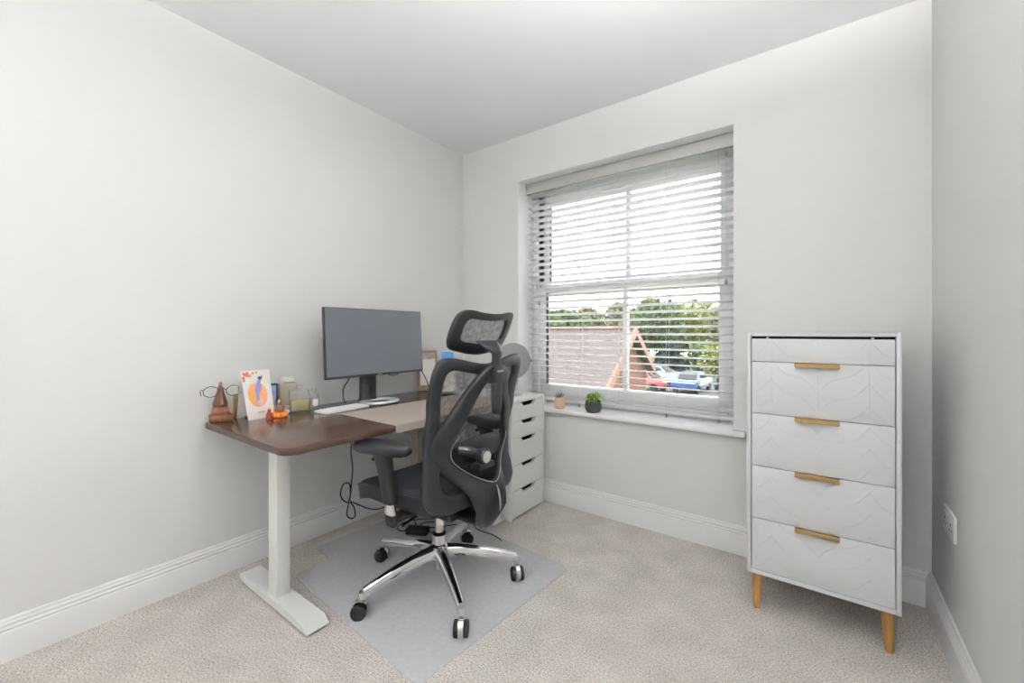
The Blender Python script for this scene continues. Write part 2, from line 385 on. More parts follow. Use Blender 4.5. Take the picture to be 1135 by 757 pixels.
# ------------------------------------------------------------------ monitor
mon = thing('monitor', (.20, -.905, DZ), 'thin-bezel grey-screened computer monitor standing on the walnut desk', 'monitor', rz=0.0)
tilt = Matrix.Translation((.025, 0, .325)) @ Matrix.Rotation(math.radians(-3.6), 4, 'Y')
MB().box(-.022, 0, -.3045, .3045, -.178, .178, .003, mtx=tilt).build('screen_housing', M_bezel, mon)
MB().box(-.0002, .0012, -.300, .300, -.166, .1745, mtx=tilt).build('screen', M_screen, mon)
MB().box(-.045, -.02, -.15, .15, -.10, .11, .012, mtx=tilt).build('rear_cover', M_bezel, mon)
MB().box(.0002, .0016, -.011, .011, -.1755, -.1695, mtx=tilt).build('badge', M_satin, mon)
poly = rrect(-.022, .022, -.047, .047, .018)
def stand_ring(z, k, dx=0): return [Vector((x * k - .04 + dx, y * k - .022, z)) for x, y in poly]
s = MB(); s.sweep_section([stand_ring(.008, 1.12), stand_ring(.03, 1.02), stand_ring(.12, 1), stand_ring(.36, .95)]); nk = s.build('stand_neck', M_bezel, mon)
s = MB(); s.prism(rrect(-.032, -.012, .035, .085, .009), 0, .003, Matrix.Translation((-.019, 0, 0)) @ Matrix(((0, 0, 1, 0), (1, 0, 0, 0), (0, 1, 0, 0), (0, 0, 0, 1)))); s.build('cable_slot', M_rubber, nk)
# ring-shaped base
def ringbase(R, r0, zc, fx):
    secs = []
    N = 48
    for i in range(N + 1):
        a = 2 * PI * i / N; q = []
        for k in range(10):
            t = 2 * PI * k / 10; rr = R + r0 * math.copysign(abs(math.cos(t)) ** .6, math.cos(t)); zz = zc + .0075 * math.copysign(abs(math.sin(t)) ** .7, math.sin(t))
            q.append(Vector((fx + rr * math.cos(a) * .86, rr * math.sin(a), zz)))
        secs.append(q)
    return secs
s = MB(); s.sweep_section(ringbase(.082, .026, .0078, .035), caps=False); s.build('stand_base', M_silver_base, mon)

# keyboard
kb = thing('keyboard', (.272, -1.146, DZ + .0005), 'slim white compact keyboard lying on the desk before the monitor', 'keyboard', rz=math.radians(4))
s = MB(); rslab(s, rrect(-.05, .05, -.122, .122, .008), 0, .009, .002); s.build('body', M_white, kb)
s = MB()
for r in range(4):
    for c in range(12): s.box(-.044 + r * .0222, -.044 + r * .0222 + .019, -.117 + c * .0196, -.117 + c * .0196 + .0172, .009, .0112, .0015, 1)
s.build('keys', mat('off_white_keys', (240, 240, 240), .45, var=.02), kb)

# cables near the monitor
s = MB(); s.tube(cr([(.15, -.97, 1.0), (.12, -1.01, .84), (.10, -1.035, .78), (.11, -1.04, .72), (.125, -1.035, .7045)], 8), .003, 7)
tag(s.build('monitor_cable', M_rubber), 'thin black cable dropping behind the monitor stand onto the desk', 'cable')
s = MB(); s.tube(cr([(.13, -.82, .93), (.12, -.78, .85), (.11, -.73, .825), (.10, -.66, .835), (.09, -.60, .87), (.09, -.55, .88), (.10, -.50, .84), (.11, -.46, .77), (.12, -.44, .7045)], 8), .003, 7)
tag(s.build('looping_cable', M_rubber), 'thin black cable sagging below the right side of the monitor', 'cable')
s = MB(); s.tube(cr([(.30, -.62, .7045), (.33, -.55, .7045), (.335, -.50, .7045), (.35, -.47, .7045), (.375, -.475, .7045), (.37, -.505, .7045), (.34, -.515, .7045), (.325, -.56, .7045)], 8), .005, 7)
tag(s.build('desk_cable_loop', M_rubber), 'black cable end curled in a loop on the desk behind the chair back', 'cable')

# ------------------------------------------------------------------ things on the left end of the desk
# nose-shaped spectacle stand
nh = thing('spectacle_stand', (.085, -1.598, DZ), 'carved wooden nose-shaped spectacle stand on a square base', 'spectacle stand', rz=math.radians(-12))
MB().box(-.034, .034, -.040, .040, 0, .026, .003).build('base', M_teak, nh)
s = MB(); secs = []
for z, xb, xf, h0 in ((.026, -.02, .022, .029), (.040, -.02, .024, .031), (.054, -.02, .018, .028), (.060, -.02, .014, .025)): secs.append([Vector((xb, -h0, z)), Vector((xb, h0, z)), Vector((xf * .6, h0 * .95, z)), Vector((xf, h0 * .4, z)), Vector((xf, -h0 * .4, z)), Vector((xf * .6, -h0 * .95, z))])
s.sweep_section(secs); s.build('lip_block', M_teak, nh, sharp=25)
s = MB(); secs = []
for z, xf, h0 in ((.060, .026, .026), (.066, .036, .028), (.074, .038, .027), (.085, .031, .023), (.105, .020, .0175), (.130, .009, .011), (.150, .000, .007), (.164, -.006, .005)): secs.append([Vector((-.022, -h0, z)), Vector((-.022, h0, z)), Vector((-.004, h0 * .9, z)), Vector((xf, h0 * .16, z)), Vector((xf, -h0 * .16, z)), Vector((-.004, -h0 * .9, z))])
s.sweep_section(secs); s.build('nose', M_teak, nh, sharp=25)
gl = thing('eyeglasses', (.103, -1.599, DZ + .128), 'round thin-framed eyeglasses resting on the wooden nose stand', 'eyeglasses', rz=math.radians(-12))
M_gframe = mat('dark_tortoise_frame', (46, 40, 38), .3, var=.4, scale=150)
M_lens = see_through('spectacle_lens', (235, 238, 240), 0.04, gloss=1)
for sy in (-1, 1):
    rim = [(.004, sy * .040 + .027 * math.cos(2 * PI * k / 24), .022 * math.sin(2 * PI * k / 24)) for k in range(24)]
    r = MB().tube(rim, .0017, 6, closed=True).build('rim', M_gframe, gl)
    MB().lathe([(0, -.0006), (.0262, -.0006), (.0262, .0006), (0, .0006)], 24, (.004, sy * .040, 0), Matrix(((0, 0, 1), (1, 0, 0), (0, .82, 0)))).build('lens', M_lens, gl)
    MB().tube(cr([(.003, sy * .067, .008), (-.004, sy * .072, .009), (-.03, sy * .074, .005), (-.075, sy * .070, -.006), (-.10, sy * .062, -.030)] if False else [(.003, sy * .067, .008), (-.003, sy * .073, .009), (-.02, sy * .074, .006), (-.048, sy * .072, -.003), (-.060, sy * .068, -.022)], 6), .0016, 6).build('temple', M_gframe, gl)
MB().tube(cr([(.004, -.0135, .006), (.006, 0, .012), (.004, .0135, .006)], 6), .0016, 6).build('bridge', M_gframe, gl)

# greeting card: a folded sheet standing up, printed with an orange disc and a blue figure
card = thing('greeting_card', (.168, -1.474, DZ), 'cream greeting card printed with an orange disc and blue figure', 'card', rz=math.radians(6))
def cardxy(u, v): return (.012 * (1 - v / .21) ** 2 - .03 * v / .21 + .0 , u * (1 + .06 * v / .21) - .008 * v / .21, v)
def cardpatch(name, pts, m, off, par):
    n = len(pts); vs = []
    for d in (off, off + .0004):
        for u, v in pts: x, y, z = cardxy(u, v); vs.append((x + d, y, z))
    cu = sum(p[0] for p in pts) / n; cv = sum(p[1] for p in pts) / n
    return MB().add(vs, [tuple(range(n)), tuple(range(n, 2 * n))] + [(i, (i + 1) % n, (i + 1) % n + n, i + n) for i in range(n)]).build(name, m, par, smooth=False)
def sheet(sign):
    s = MB(); NU = 2; NV = 14; vs = []; fs = []
    for d in (0, .0008):
        for j in range(NV + 1):
            for i in range(NU + 1):
                u = -.058 + .116 * i / NU; v = .21 * j / NV
                x, y, z = cardxy(u, v)
                if sign < 0: x = -.03 - (.05) * (1 - v / .21) - .002
                vs.append((x + d, y, z))
    n = (NU + 1) * (NV + 1); w = NU + 1
    for j in range(NV):
        for i in range(NU):
            a = j * w + i; fs += [(a, a + 1, a + w + 1, a + w), (n + a, n + a + w, n + a + w + 1, n + a + 1)]
    edge = [i for i in range(w)] + [j * w + NU for j in range(1, NV + 1)] + [NV * w + i for i in range(NU - 1, -1, -1)] + [j * w for j in range(NV - 1, 0, -1)]
    for k in range(len(edge)):
        a, c = edge[k], edge[(k + 1) % len(edge)]; fs.append((a, c, c + n, a + n))
    return s.add(vs, fs)
fr = sheet(1).build('front_leaf', M_paper, card)
sheet(-1).build('back_leaf', M_paper, card)
def ell(cu, cv, ru, rv, n=20, rot=0): return [(cu + ru * math.cos(2 * PI * k / n) * math.cos(rot) - rv * math.sin(2 * PI * k / n) * math.sin(rot), cv + ru * math.cos(2 * PI * k / n) * math.sin(rot) + rv * math.sin(2 * PI * k / n) * math.cos(rot)) for k in range(n)]
M_or1 = mat('print_orange', (233, 150, 104), .8, var=.0, rgb2=(240, 186, 140), scale=40)
M_blue = mat('print_blue', (120, 124, 176), .8, rgb2=(160, 150, 190), scale=60)
M_navy = mat('print_navy', (66, 70, 104), .8)
M_pink = mat('print_pale_pink', (226, 190, 182), .8)
cardpatch('printed_disc', ell(-.002, .103, .040, .052, 28), M_or1, .0010, fr)
cardpatch('printed_highlight', ell(-.026, .105, .010, .022, 14), M_yellow, .0015, fr)
cardpatch('printed_figure', [(-.012, .125), (-.004, .15), (.004, .166), (.012, .172), (.018, .166), (.014, .15), (.016, .135), (.012, .118), (.004, .10), (.002, .075), (-.006, .06), (-.010, .085)], M_blue, .0015, fr)
cardpatch('printed_robe', [(-.008, .07), (.010, .095), (.016, .075), (.010, .055), (-.004, .05)], M_pink, .0019, fr)
cardpatch('printed_crown', [(.004, .172), (.010, .184), (.020, .180), (.022, .192), (.024, .176), (.016, .166)], M_navy, .0019, fr)
for u, v, r in ((-.046, .196, .009), (-.036, .190, .010), (-.024, .187, .008), (-.05, .18, .008), (-.05, .168, .006), (-.012, .198, .006), (.002, .200, .005), (-.034, .20, .007)):
    cardpatch('printed_flower', ell(u, v, r, r * .75, 8, u * 90), M_or1 if int(v * 1000) % 2 else mat('print_coral', (222, 128, 96), .8), .0011, fr)
cardpatch('printed_base', ell(.004, .028, .02, .004, 12), M_pink, .0012, fr)

def bottle(name, loc, w, d, h, glass, label, cat, capm, cap, liquid=None, lh=0, lab=None, rz=0.0):
    t = thing(name, loc, label, cat, rz=rz)
    s = MB(); rslab(s, rrect(-d / 2, d / 2, -w / 2, w / 2, min(w, d) * .18, 4), 0, h, .003); s.build('glass_body', glass, t)
    if liquid:
        s = MB(); rslab(s, rrect(-d / 2 + .004, d / 2 - .004, -w / 2 + .004, w / 2 - .004, min(w, d) * .12, 4), .006, lh, .0015); s.build('perfume', liquid, t)
    MB().lathe([(cap[0] * .55, h), (cap[0] * .55, h + .006)], 14).build('collar', M_satin, t)
    s = MB()
    if cap[2] == 'round': s.lathe([(cap[0], h + .006), (cap[0], h + cap[1] - .002), (cap[0] * .9, h + cap[1]), (0, h + cap[1])], 18)
    else: s.box(-cap[0], cap[0], -cap[0], cap[0], h + .006, h + cap[1], .002)
    s.build('cap', capm, t)
    if lab: MB().box(d / 2 + .0002, d / 2 + .0008, -lab[0] / 2, lab[0] / 2, lab[1], lab[2]).build('label', lab[3], t, smooth=False)
    return t
M_liq = see_through('pale_yellow_perfume', (252, 238, 150), 0.6, 0.1)
M_amber = mat('amber_perfume', (214, 160, 70), .1, trans=.5, ior=1.34, var=0)
bottle('perfume_bottle', (.075, -1.520, DZ), .050, .032, .105, mat('amber_glass', (226, 190, 120), .06, trans=.7, var=0), 'amber perfume bottle with black cap half hidden behind the card', 'bottle', M_rubber, (.009, .03, 'round'), M_amber, .08)
bottle('perfume_bottle', (.155, -1.298, DZ), .086, .036, .105, M_bglass, 'wide clear glass perfume bottle half full of yellow perfume', 'bottle', see_through('clear_cap', (246, 245, 238), 0.6, 0.1, gloss=1), (.012, .022, 'square'), M_liq, .058, rz=math.radians(-8))
bottle('perfume_bottle', (.150, -1.224, DZ), .044, .028, .078, M_bglass, 'small clear perfume bottle with square white label', 'bottle', M_bglass, (.009, .026, 'round'), see_through('clear_perfume', (240, 234, 206), 0.3, 0.1), .060, (.026, .018, .052, M_paper))
bx = bottle('perfume_bottle', (.080, -1.318, DZ), .082, .040, .135, mat('beige_frosted_glass', (214, 202, 184), .35, trans=.35, var=.02), 'tall beige frosted perfume bottle with white cap at the back', 'bottle', M_paper, (.022, .026, 'square'))
t = thing('patterned_box', (.085, -1.402, DZ), 'small dark blue box with a blue and white patterned front', 'box')
MB().box(-.016, .016, -.032, .032, 0, .138, .002).build('carton', mat('dark_blue_card', (46, 52, 78), .5), t)
MB().box(.0163, .0168, -.026, .022, .02, .13).build('patterned_panel', mat('blue_white_print', (88, 118, 190), .5, rgb2=(226, 232, 244), scale=90), t, smooth=False)
t = thing('small_jar', (.152, -1.360, DZ), 'small clear jar with a white label beside the orange figurine', 'jar')
MB().lathe([(.015, 0), (.018, .002), (.018, .022), (.015, .026)], 20).build('jar_body', mat('lilac_glass', (206, 200, 216), .1, trans=.4, var=0), t)
MB().lathe([(.0165, .026), (.0165, .038), (.015, .04), (0, .04)], 20).build('lid', M_satin, t)
MB().lathe([(.0183, .005), (.0183, .02)], 20).build('label', M_paper, t)
fg = thing('figurine', (.212, -1.415, DZ), 'small painted figurine on a round orange and yellow base', 'figurine')
s = MB(); s.lathe([(.028, 0), (.033, .004), (.034, .014), (.030, .022), (.024, .025), (0, .025)], 24); s.build('base', M_orange, fg)
for k in range(12):
    a = 2 * PI * k / 12; MB().ball((.0315 * math.cos(a), .0315 * math.sin(a), .013), .006, .6, .8, 1.2, 8, 6).build('petal', M_yellow, fg)
s = MB(); s.lathe([(.018, .025), (.019, .032), (.013, .044), (.011, .054), (.006, .058), (0, .06)], 16); s.build('body', M_skin, fg)
MB().ball((0, 0, .064), .0085, 1, 1, 1.15, 12, 8).build('head', M_skin, fg)
MB().lathe([(.009, .068), (.006, .075), (.002, .082), (0, .083)], 12).build('headdress', M_gold, fg)
for sy in (-1, 1):
    MB().tube(cr([(.002, sy * .011, .05), (.008, sy * .017, .042), (.015, sy * .010, .036)], 4), .0035, 6).build('arm', M_skin, fg)
    MB().tube([(0, sy * .022, .025), (0, sy * .023, .045), (0, sy * .021, .05)], .0025, 6).build('candle', M_yellow, fg)
fg = thing('figurine', (.222, -1.462, DZ), 'tiny dark red seated figurine in front of the card', 'figurine')
MB().lathe([(.014, 0), (.015, .004), (.012, .012), (.011, .024), (.007, .032), (0, .034)], 16).build('body', M_red, fg)
MB().ball((0, 0, .038), .007, 1, 1, 1.1, 10, 8).build('head', M_red, fg)
MB().lathe([(.006, .042), (.003, .05), (0, .052)], 10).build('crown', M_orange, fg)

# ------------------------------------------------------------------ photo stand and blue card right of the monitor
pf = thing('photo_print', (.100, -.435, DZ), 'brown-bordered photo print standing right of the monitor', 'photo', rz=math.radians(-30))
mtl = Matrix.Rotation(math.radians(-10), 4, 'Y')
MB().box(-.006, .006, -.065, .065, 0, .262, .001, mtx=mtl).build('mount', mat('brown_card_frame', (150, 122, 102), .6, var=.4, scale=60), pf)
MB().box(.0062, .0070, -.052, .052, .035, .245, mtx=mtl).build('picture', mat('photo_picture', (70, 58, 58), .4, rgb2=(226, 210, 196), scale=28), pf, smooth=False)
MB().box(.0072, .0078, -.050, .050, .036, .205, mtx=mtl).build('picture_margin', M_paper, pf, smooth=False)
MB().box(-.06, -.004, -.01, .01, 0, .01).build('strut', M_dark, pf)
bc = thing('blue_card', (.170, -.315, .6885), 'small blue and white card propped in the corner behind the chair', 'card', rz=math.radians(-25))
MB().box(-.001, .001, -.045, .045, .0, .265, mtx=Matrix.Rotation(math.radians(-8), 4, 'Y')).build('sheet', M_paper, bc, smooth=False)
MB().box(.0012, .0018, -.044, .044, .205, .262, mtx=Matrix.Rotation(math.radians(-8), 4, 'Y')).build('blue_print', mat('blue_print', (74, 140, 214), .5, rgb2=(120, 176, 230), scale=40), bc, smooth=False)

# ------------------------------------------------------------------ drawer unit in the corner
UX0, UX1, UY0, UY1, UZ = .16, .742, -.394, -.041, .688
du = thing('drawer_unit', ((UX0 + UX1) / 2, (UY0 + UY1) / 2, 0), 'white five-drawer unit with cut-out grips under the window corner', 'drawer unit')
ux, uy = du.location.x, du.location.y
def dub(name, q, m, par=du, bev=.0015): return MB().box(q[0] - ux, q[1] - ux, q[2] - uy, q[3] - uy, q[4], q[5], bev).build(name, m, par)
dub('side_panel', (UX0, UX1, UY0, UY0 + .016, 0, UZ - .018), M_white); dub('side_panel', (UX0, UX1, UY1 - .016, UY1, 0, UZ - .018), M_white)
dub('top', (UX0, UX1, UY0, UY1, UZ - .018, UZ), M_white); dub('back_panel', (UX0, UX0 + .01, UY0 + .016, UY1 - .016, .03, UZ - .018), M_white)
dub('bottom_panel', (UX0 + .02, UX1 - .03, UY0 + .016, UY1 - .016, .03, .045), M_white); dub('plinth', (UX1 - .04, UX1 - .022, UY0 + .016, UY1 - .016, 0, .03), M_white)
edges = [.668, .577, .480, .352, .188, .008]
edges = [.668, .562, .460, .312, .164, .010]
for i in range(5):
    zt, zb = edges[i] - .0015, edges[i + 1] + .0015
    y0, y1 = UY0 + .018 - uy, UY1 - .018 - uy; yc = (y0 + y1) / 2
    poly = [(y0, zb), (y1, zb), (y1, zt), (yc + .076, zt), (yc + .050, zt - .024), (yc - .050, zt - .024), (yc - .076, zt), (y0, zt)]
    mt = Matrix(((0, 0, 1, UX1 - .019 - ux), (1, 0, 0, 0), (0, 1, 0, 0), (0, 0, 0, 1)))
    dr = MB().prism(poly, 0, .018, mt).build('drawer', M_white, du, smooth=False)
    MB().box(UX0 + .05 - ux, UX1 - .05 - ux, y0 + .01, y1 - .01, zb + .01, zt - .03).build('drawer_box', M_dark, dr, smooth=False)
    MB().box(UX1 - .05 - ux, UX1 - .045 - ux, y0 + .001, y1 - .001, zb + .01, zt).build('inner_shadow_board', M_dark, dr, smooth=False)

# make-up mirror
mi = thing('makeup_mirror', (.612, -.205, UZ), 'round silver-framed make-up mirror on a slim stand atop the drawer unit', 'mirror', rz=math.radians(-38))
MB().lathe([(.062, 0), (.064, .004), (.058, .009), (.02, .013), (.009, .018), (.007, .03), (.0065, .055), (.010, .060), (.010, .066), (.0065, .072), (.0065, .098), (0, .1)], 32).build('stand', M_chrome, mi)
R = Matrix(((0, 0, 1), (1, 0, 0), (0, 1, 0))); MC = (0, 0, .212); RT = Matrix.Rotation(math.radians(6), 3, 'Y') @ R
MB().lathe([(.108, -.010), (.1135, -.009), (.1155, 0), (.1135, .009), (.108, .010)], 48, MC, RT).build('rim', M_satin, mi)
MB().lathe([(0, -.009), (.108, -.009), (.108, .0085), (0, .0085)], 48, MC, RT).build('mirror_glass', M_mirror, mi)
for sy in (-1, 1): MB().lathe([(.006, 0), (.006, .012), (.003, .014), (0, .014)], 10, (0, sy * .114, .212), Matrix(((1, 0, 0), (0, 0, sy), (0, 1, 0)))).build('pivot', M_chrome, mi)

# ------------------------------------------------------------------ pot plants on the window board
p1 = thing('potted_succulent', (.835, -.010, .6032), 'spiky succulent in a small beige tapered pot on the sill', 'plant')
MB().lathe([(.026, 0), (.030, .003), (.033, .03), (.031, .055), (.026, .070), (.023, .070), (.023, .06), (0, .06)], 24).build('pot', mat('beige_ceramic', (206, 172, 138), .55, var=.1, scale=60, rgb2=(226, 200, 172), stretch=(8, 8, .6)), p1)
M_succ = mat('grey_green_leaf', (104, 116, 98), .55, var=.3, scale=60)
for k in range(16):
    a = k * 2.4; tl = .22 + .055 * k; ln = .052 - .0008 * k
    dx, dz = math.sin(min(tl, 1.15)), math.cos(min(tl, 1.15))
    base = Vector((.005 * math.cos(a), .005 * math.sin(a), .060)); dirv = Vector((dx * math.cos(a), dx * math.sin(a), dz))
    pts = [base + dirv * ln * t + Vector((0, 0, -.006 * t * t)) for t in (0, .3, .6, .85, 1)]
    MB().tube(pts, [.004, .0055, .0045, .0025, .0003], 6, flat=.45).build('leaf', M_succ, p1)
p2 = thing('potted_plant', (1.063, -.008, .6032), 'green trailing plant in a dark glazed round pot on the sill', 'plant')
MB().lathe([(.030, 0), (.040, .004), (.049, .022), (.050, .04), (.046, .064), (.047, .070), (.043, .070), (.042, .06), (0, .06)], 28).build('pot', mat('dark_glazed_ceramic', (58, 60, 70), .18, var=.3, scale=30), p2)
MB().lathe([(0, .058), (.042, .0605), (.042, .061), (0, .062)], 20).build('soil', mat('dark_soil', (54, 44, 38), .95, var=.4, scale=200), p2)
M_lf = [mat('leaf_lime', (150, 186, 66), .5, var=.3, scale=60), mat('leaf_green', (92, 130, 62), .5, var=.3, scale=60)]
for k in range(70):
    a = random.uniform(0, 2 * PI); right = math.cos(a) > -.2
    reach = random.uniform(.02, .062) * (1.15 if right else .8); hgt = random.uniform(.03, .062) * (1 if right else .85)
    bx_, by_ = random.uniform(-.02, .025), random.uniform(-.02, .015)
    e = Vector((bx_ + reach * math.cos(a), by_ + reach * .8 * math.sin(a), .062 + hgt - reach * .45)); m_ = Vector((bx_ + reach * .45 * math.cos(a), by_ + reach * .4 * math.sin(a), .062 + hgt * .9))
    if e.y > .05: e.y = .05
    pts = cr([(bx_, by_, .060), tuple(m_), tuple(e)], 3)
    MB().tube(pts, [.0012, .002, .0034, .0042, .0036, .002, .0004][:len(pts)], 5, flat=.35).build('leaf', M_lf[0] if (right and random.random() < .8) else M_lf[1], p2)

# ------------------------------------------------------------------ under the desk: sockets, cables, floor sheet
def socket(name, origin, facing, label):
    t = thing(name, origin, label, 'socket', rz=facing)      # local +x points into the room
    MB().box(0, .009, -.073, .073, -.043, .043, .003).build('plate', M_white, t)
    for sy in (-1, 1):
        MB().box(.009, .0125, sy * .022 - .009, sy * .022 + .009, .014, .032, .001).build('rocker_switch', M_white, t)
        for dy, z, w, h in ((0, .006, .004, .009), (-.011, -.012, .008, .004), (.011, -.012, .008, .004)):
            MB().box(.0091, .0096, sy * .037 + dy - w / 2, sy * .037 + dy + w / 2, z - h / 2, z + h / 2).build('pin_hole', M_dark, t, smooth=False)
    return t
socket('wall_socket', (RW - .0008, -.315, .445), PI, 'white double wall socket low on the right-hand wall')
socket('wall_socket', (.0008, -.635, .462), 0, 'white double wall socket on the left wall under the desk')
pl = thing('plug_adaptor', (.001, -.535, .462), 'round white plug on the left wall under the desk', 'plug')
MB().lathe([(.040, 0), (.040, .022), (.036, .030), (.018, .034), (0, .034)], 28, mtx=Matrix(((0, 0, 1), (1, 0, 0), (0, 1, 0)))).build('body', M_white, pl)
MB().tube(cr([(.022, 0, -.030), (.03, .003, -.08), (.03, .01, -.20), (.035, .015, -.30), (.05, .0, -.40), (.10, -.03, -.4495)], 8), .0035, 7).build('lead', M_cord, pl)
s = MB(); s.tube(cr([(.03, -.475, .66), (.032, -.47, .45), (.035, -.465, .25), (.05, -.48, .08), (.10, -.52, .012), (.14, -.55, .010)], 8), .006, 8)
tag(s.build('cream_cable', mat('cream_cable', (206, 192, 166), .5)), 'cream cable hanging under the desk beside the round plug', 'cable')
s = MB()
pth = [(.075, -1.03, .695), (.07, -.975, .60), (.07, -.968, .50), (.07, -.972, .42), (.075, -.965, .33), (.08, -.975, .26), (.085, -.985, .19), (.09, -1.0, .155), (.095, -1.035, .18), (.095, -1.05, .22), (.092, -1.03, .262), (.088, -.995, .255), (.086, -.985, .20), (.088, -1.0, .14), (.092, -1.01, .09), (.095, -.985, .062), (.098, -.965, .075), (.095, -.97, .12), (.092, -.99, .155), (.10, -.95, .13), (.11, -.90, .095), (.12, -.84, .07), (.14, -.78, .075), (.18, -.74, .09), (.26, -.72, .06), (.36, -.76, .014)]
pth = [(max(x, .04), y, z) for x, y, z in pth]
pth[0] = (.036, -1.03, .66); pth[1] = (.05, -.98, .60)
s.tube(cr(pth, 6), .0034, 7)
tag(s.build('hanging_cable', M_rubber), 'black cable hanging under the desk, tied in a drooping bow', 'cable')
ext = thing('extension_lead', (.215, -.625, .0002), 'white extension socket block on the carpet under the desk', 'extension lead', rz=math.radians(25))
MB().box(-.03, .03, -.11, .11, 0, .04, .006).build('body', M_white, ext)
for k in range(3):
    MB().box(-.022, .022, -.095 + k * .064, -.041 + k * .064, .0402, .0408).build('socket_face', M_dark if False else mat('grey_socket_face', (196, 196, 194), .4), ext, smooth=False)
# frosted chair mat with a lip
A = math.radians(-4.0); ca, sa_ = math.cos(A), math.sin(A)
def rot(px, py, o=(.275, -1.385)): return (o[0] + px * ca - py * sa_, o[1] + px * sa_ + py * ca)
base = []
def arc(cx, cy, r, a0, a1, n=6): return [(cx + r * math.cos(math.radians(a0 + (a1 - a0) * k / n)), cy + r * math.sin(math.radians(a0 + (a1 - a0) * k / n))) for k in range(n + 1)]
LX, MXW, MYW = -.165, .90, .845
base += arc(.03, .03, .03, 180, 270) + arc(MXW - .04, .04, .04, 270, 360) + arc(MXW - .04, MYW - .04, .04, 0, 90) + arc(.03, MYW - .03, .03, 90, 180)
base += arc(-.05, MYW - .15 - .05 + .0, .05, 0, -90)[::1] if False else [(0, MYW - .16), (-.012, MYW - .185), (-.045, MYW - .20)]
base += arc(LX + .03, MYW - .20 - .03, .03, 90, 180) + arc(LX + .03, .17 + .03, .03, 180, 270) + [(-.045, .17), (-.012, .155), (0, .13)]
poly = [rot(*q) for q in base]
cmx = sum(q[0] for q in poly) / len(poly); cmy = sum(q[1] for q in poly) / len(poly)
cm = tag(MB().prism(poly, .0010, .0040).build('chair_mat', M_sheet, smooth=False), 'frosted translucent plastic chair mat on the grey carpet', 'chair mat')
# power adaptor and its lead on the mat
pa = thing('power_adaptor', (.42, -.80, .0042), 'black power adaptor brick lying on the chair mat', 'adaptor', rz=math.radians(28))
MB().box(-.06, .06, -.028, .028, 0, .032, .006).build('brick', M_rubber, pa)
MB().tube(cr([(.058, 0, .014), (.09, .01, .006), (.13, .05, .004), (.10, .11, .004), (.02, .13, .004), (-.02, .09, .004), (.03, .06, .0041), (.12, .09, .0042), (.17, .12, .004), (.20, .10, .004)], 8), .0028, 7).build('output_lead', M_rubber, pa)
MB().tube(cr([(-.058, 0, .014), (-.09, .0, .006), (-.13, .03, .004), (-.12, .10, .004), (-.05, .15, .004), (.05, .17, .0046), (.16, .19, .0048), (.26, .15, .004), (.30, .09, .004), (.35, .06, .004), (.41, .03, .004), (.46, -.02, .004)], 8), .0026, 7).build('mains_lead', M_rubber, pa)

# ------------------------------------------------------------------ office chair
CX, CY = .832, -1.035
ch = thing('office_chair', (CX, CY, .0042), 'black mesh ergonomic office chair with headrest on a chrome five-star base', 'office chair')
OZ = -.0042
# --- star base
HR = .335
for k in range(5):
    a = math.radians(42 + 72 * k) ; secs = []
    for t in (0, .15, .35, .55, .75, .92, 1.0):
        r = .028 + (HR - .028) * t; zc = .148 - .050 * t ** 1.7; hw2 = .026 - .010 * t; hh = .024 - .010 * t
        c = Vector((r * math.cos(a), r * math.sin(a), zc)); sd = Vector((-math.sin(a), math.cos(a), 0)); q = []
        for u, v in ((-1, -1), (1, -1), (1, .15), (.55, .85), (.2, 1), (-.2, 1), (-.55, .85), (-1, .15)): q.append(c + sd * u * hw2 + Vector((0, 0, v * hh)))
        secs.append(q)
    s = MB(); s.sweep_section(secs); leg = s.build('base_leg', M_chrome, ch, sharp=40)
    c = Vector((HR * math.cos(a), HR * math.sin(a), 0)); tr = a + (1.9, .9, 2.6, 2.2, -.9)[k]
    if k == 0: tr = math.radians(-100)
    # k: 0=42deg 1=114 2=186 3=258 4=330
    tr = math.radians((-40, 60, 200, -140, 307)[k])
    f = Vector((math.cos(tr), math.sin(tr), 0)); ax = Vector((-f.y, f.x, 0))
    w0 = c + f * .012
    cs = thing.__call__ if False else None
    st = MB().lathe([(.016, .074), (.0165, .082), (.013, .098)], 14, (c.x, c.y, 0)).build('caster_stem', M_chrome, leg)
    # hood
    s = MB(); arcp = [w0 + f * (.030 * math.cos(t)) + Vector((0, 0, .029 + .034 * math.sin(t))) for t in [math.radians(q) for q in range(-10, 200, 15)]]
    secs = [[p + ax * .0085, p + ax * .0085 + (p - w0 - Vector((0, 0, .029))).normalized() * .005, p - ax * .0085 + (p - w0 - Vector((0, 0, .029))).normalized() * .005, p - ax * .0085] for p in arcp]
    s.sweep_section(secs); s.build('caster_hood', M_chrome, leg)
    for sg in (-1, 1):
        mt = Matrix((ax * sg, f, Vector((0, 0, 1)))).transposed(); mt = Matrix.Identity(3)
        mt.col[0] = f; mt.col[1] = Vector((0, 0, 1)); mt.col[2] = ax * sg
        wc = w0 + Vector((0, 0, .0285))
        MB().lathe([(0, .009), (.018, .009), (.0265, .010), (.0285, .013), (.0285, .022), (.026, .026), (.015, .0275), (0, .028)], 24, tuple(wc), mt).build('caster_wheel', M_rubber, leg)
MB().lathe([(0, .105), (.036, .105), (.042, .112), (.044, .15), (.040, .166), (.030, .174), (.0285, .205), (.0285, .212)], 32).build('hub', M_chrome, ch)
MB().lathe([(0, .062), (.0165, .062), (.0165, .11)], 20).build('gas_cylinder_end', M_satin, ch)
MB().lathe([(.0290, .212), (.0295, .216), (.020, .222)], 24).build('gas_cylinder_collar', M_rubber, ch)
MB().lathe([(.0185, .216), (.0185, .335)], 24).build('gas_lift', M_chrome, ch)
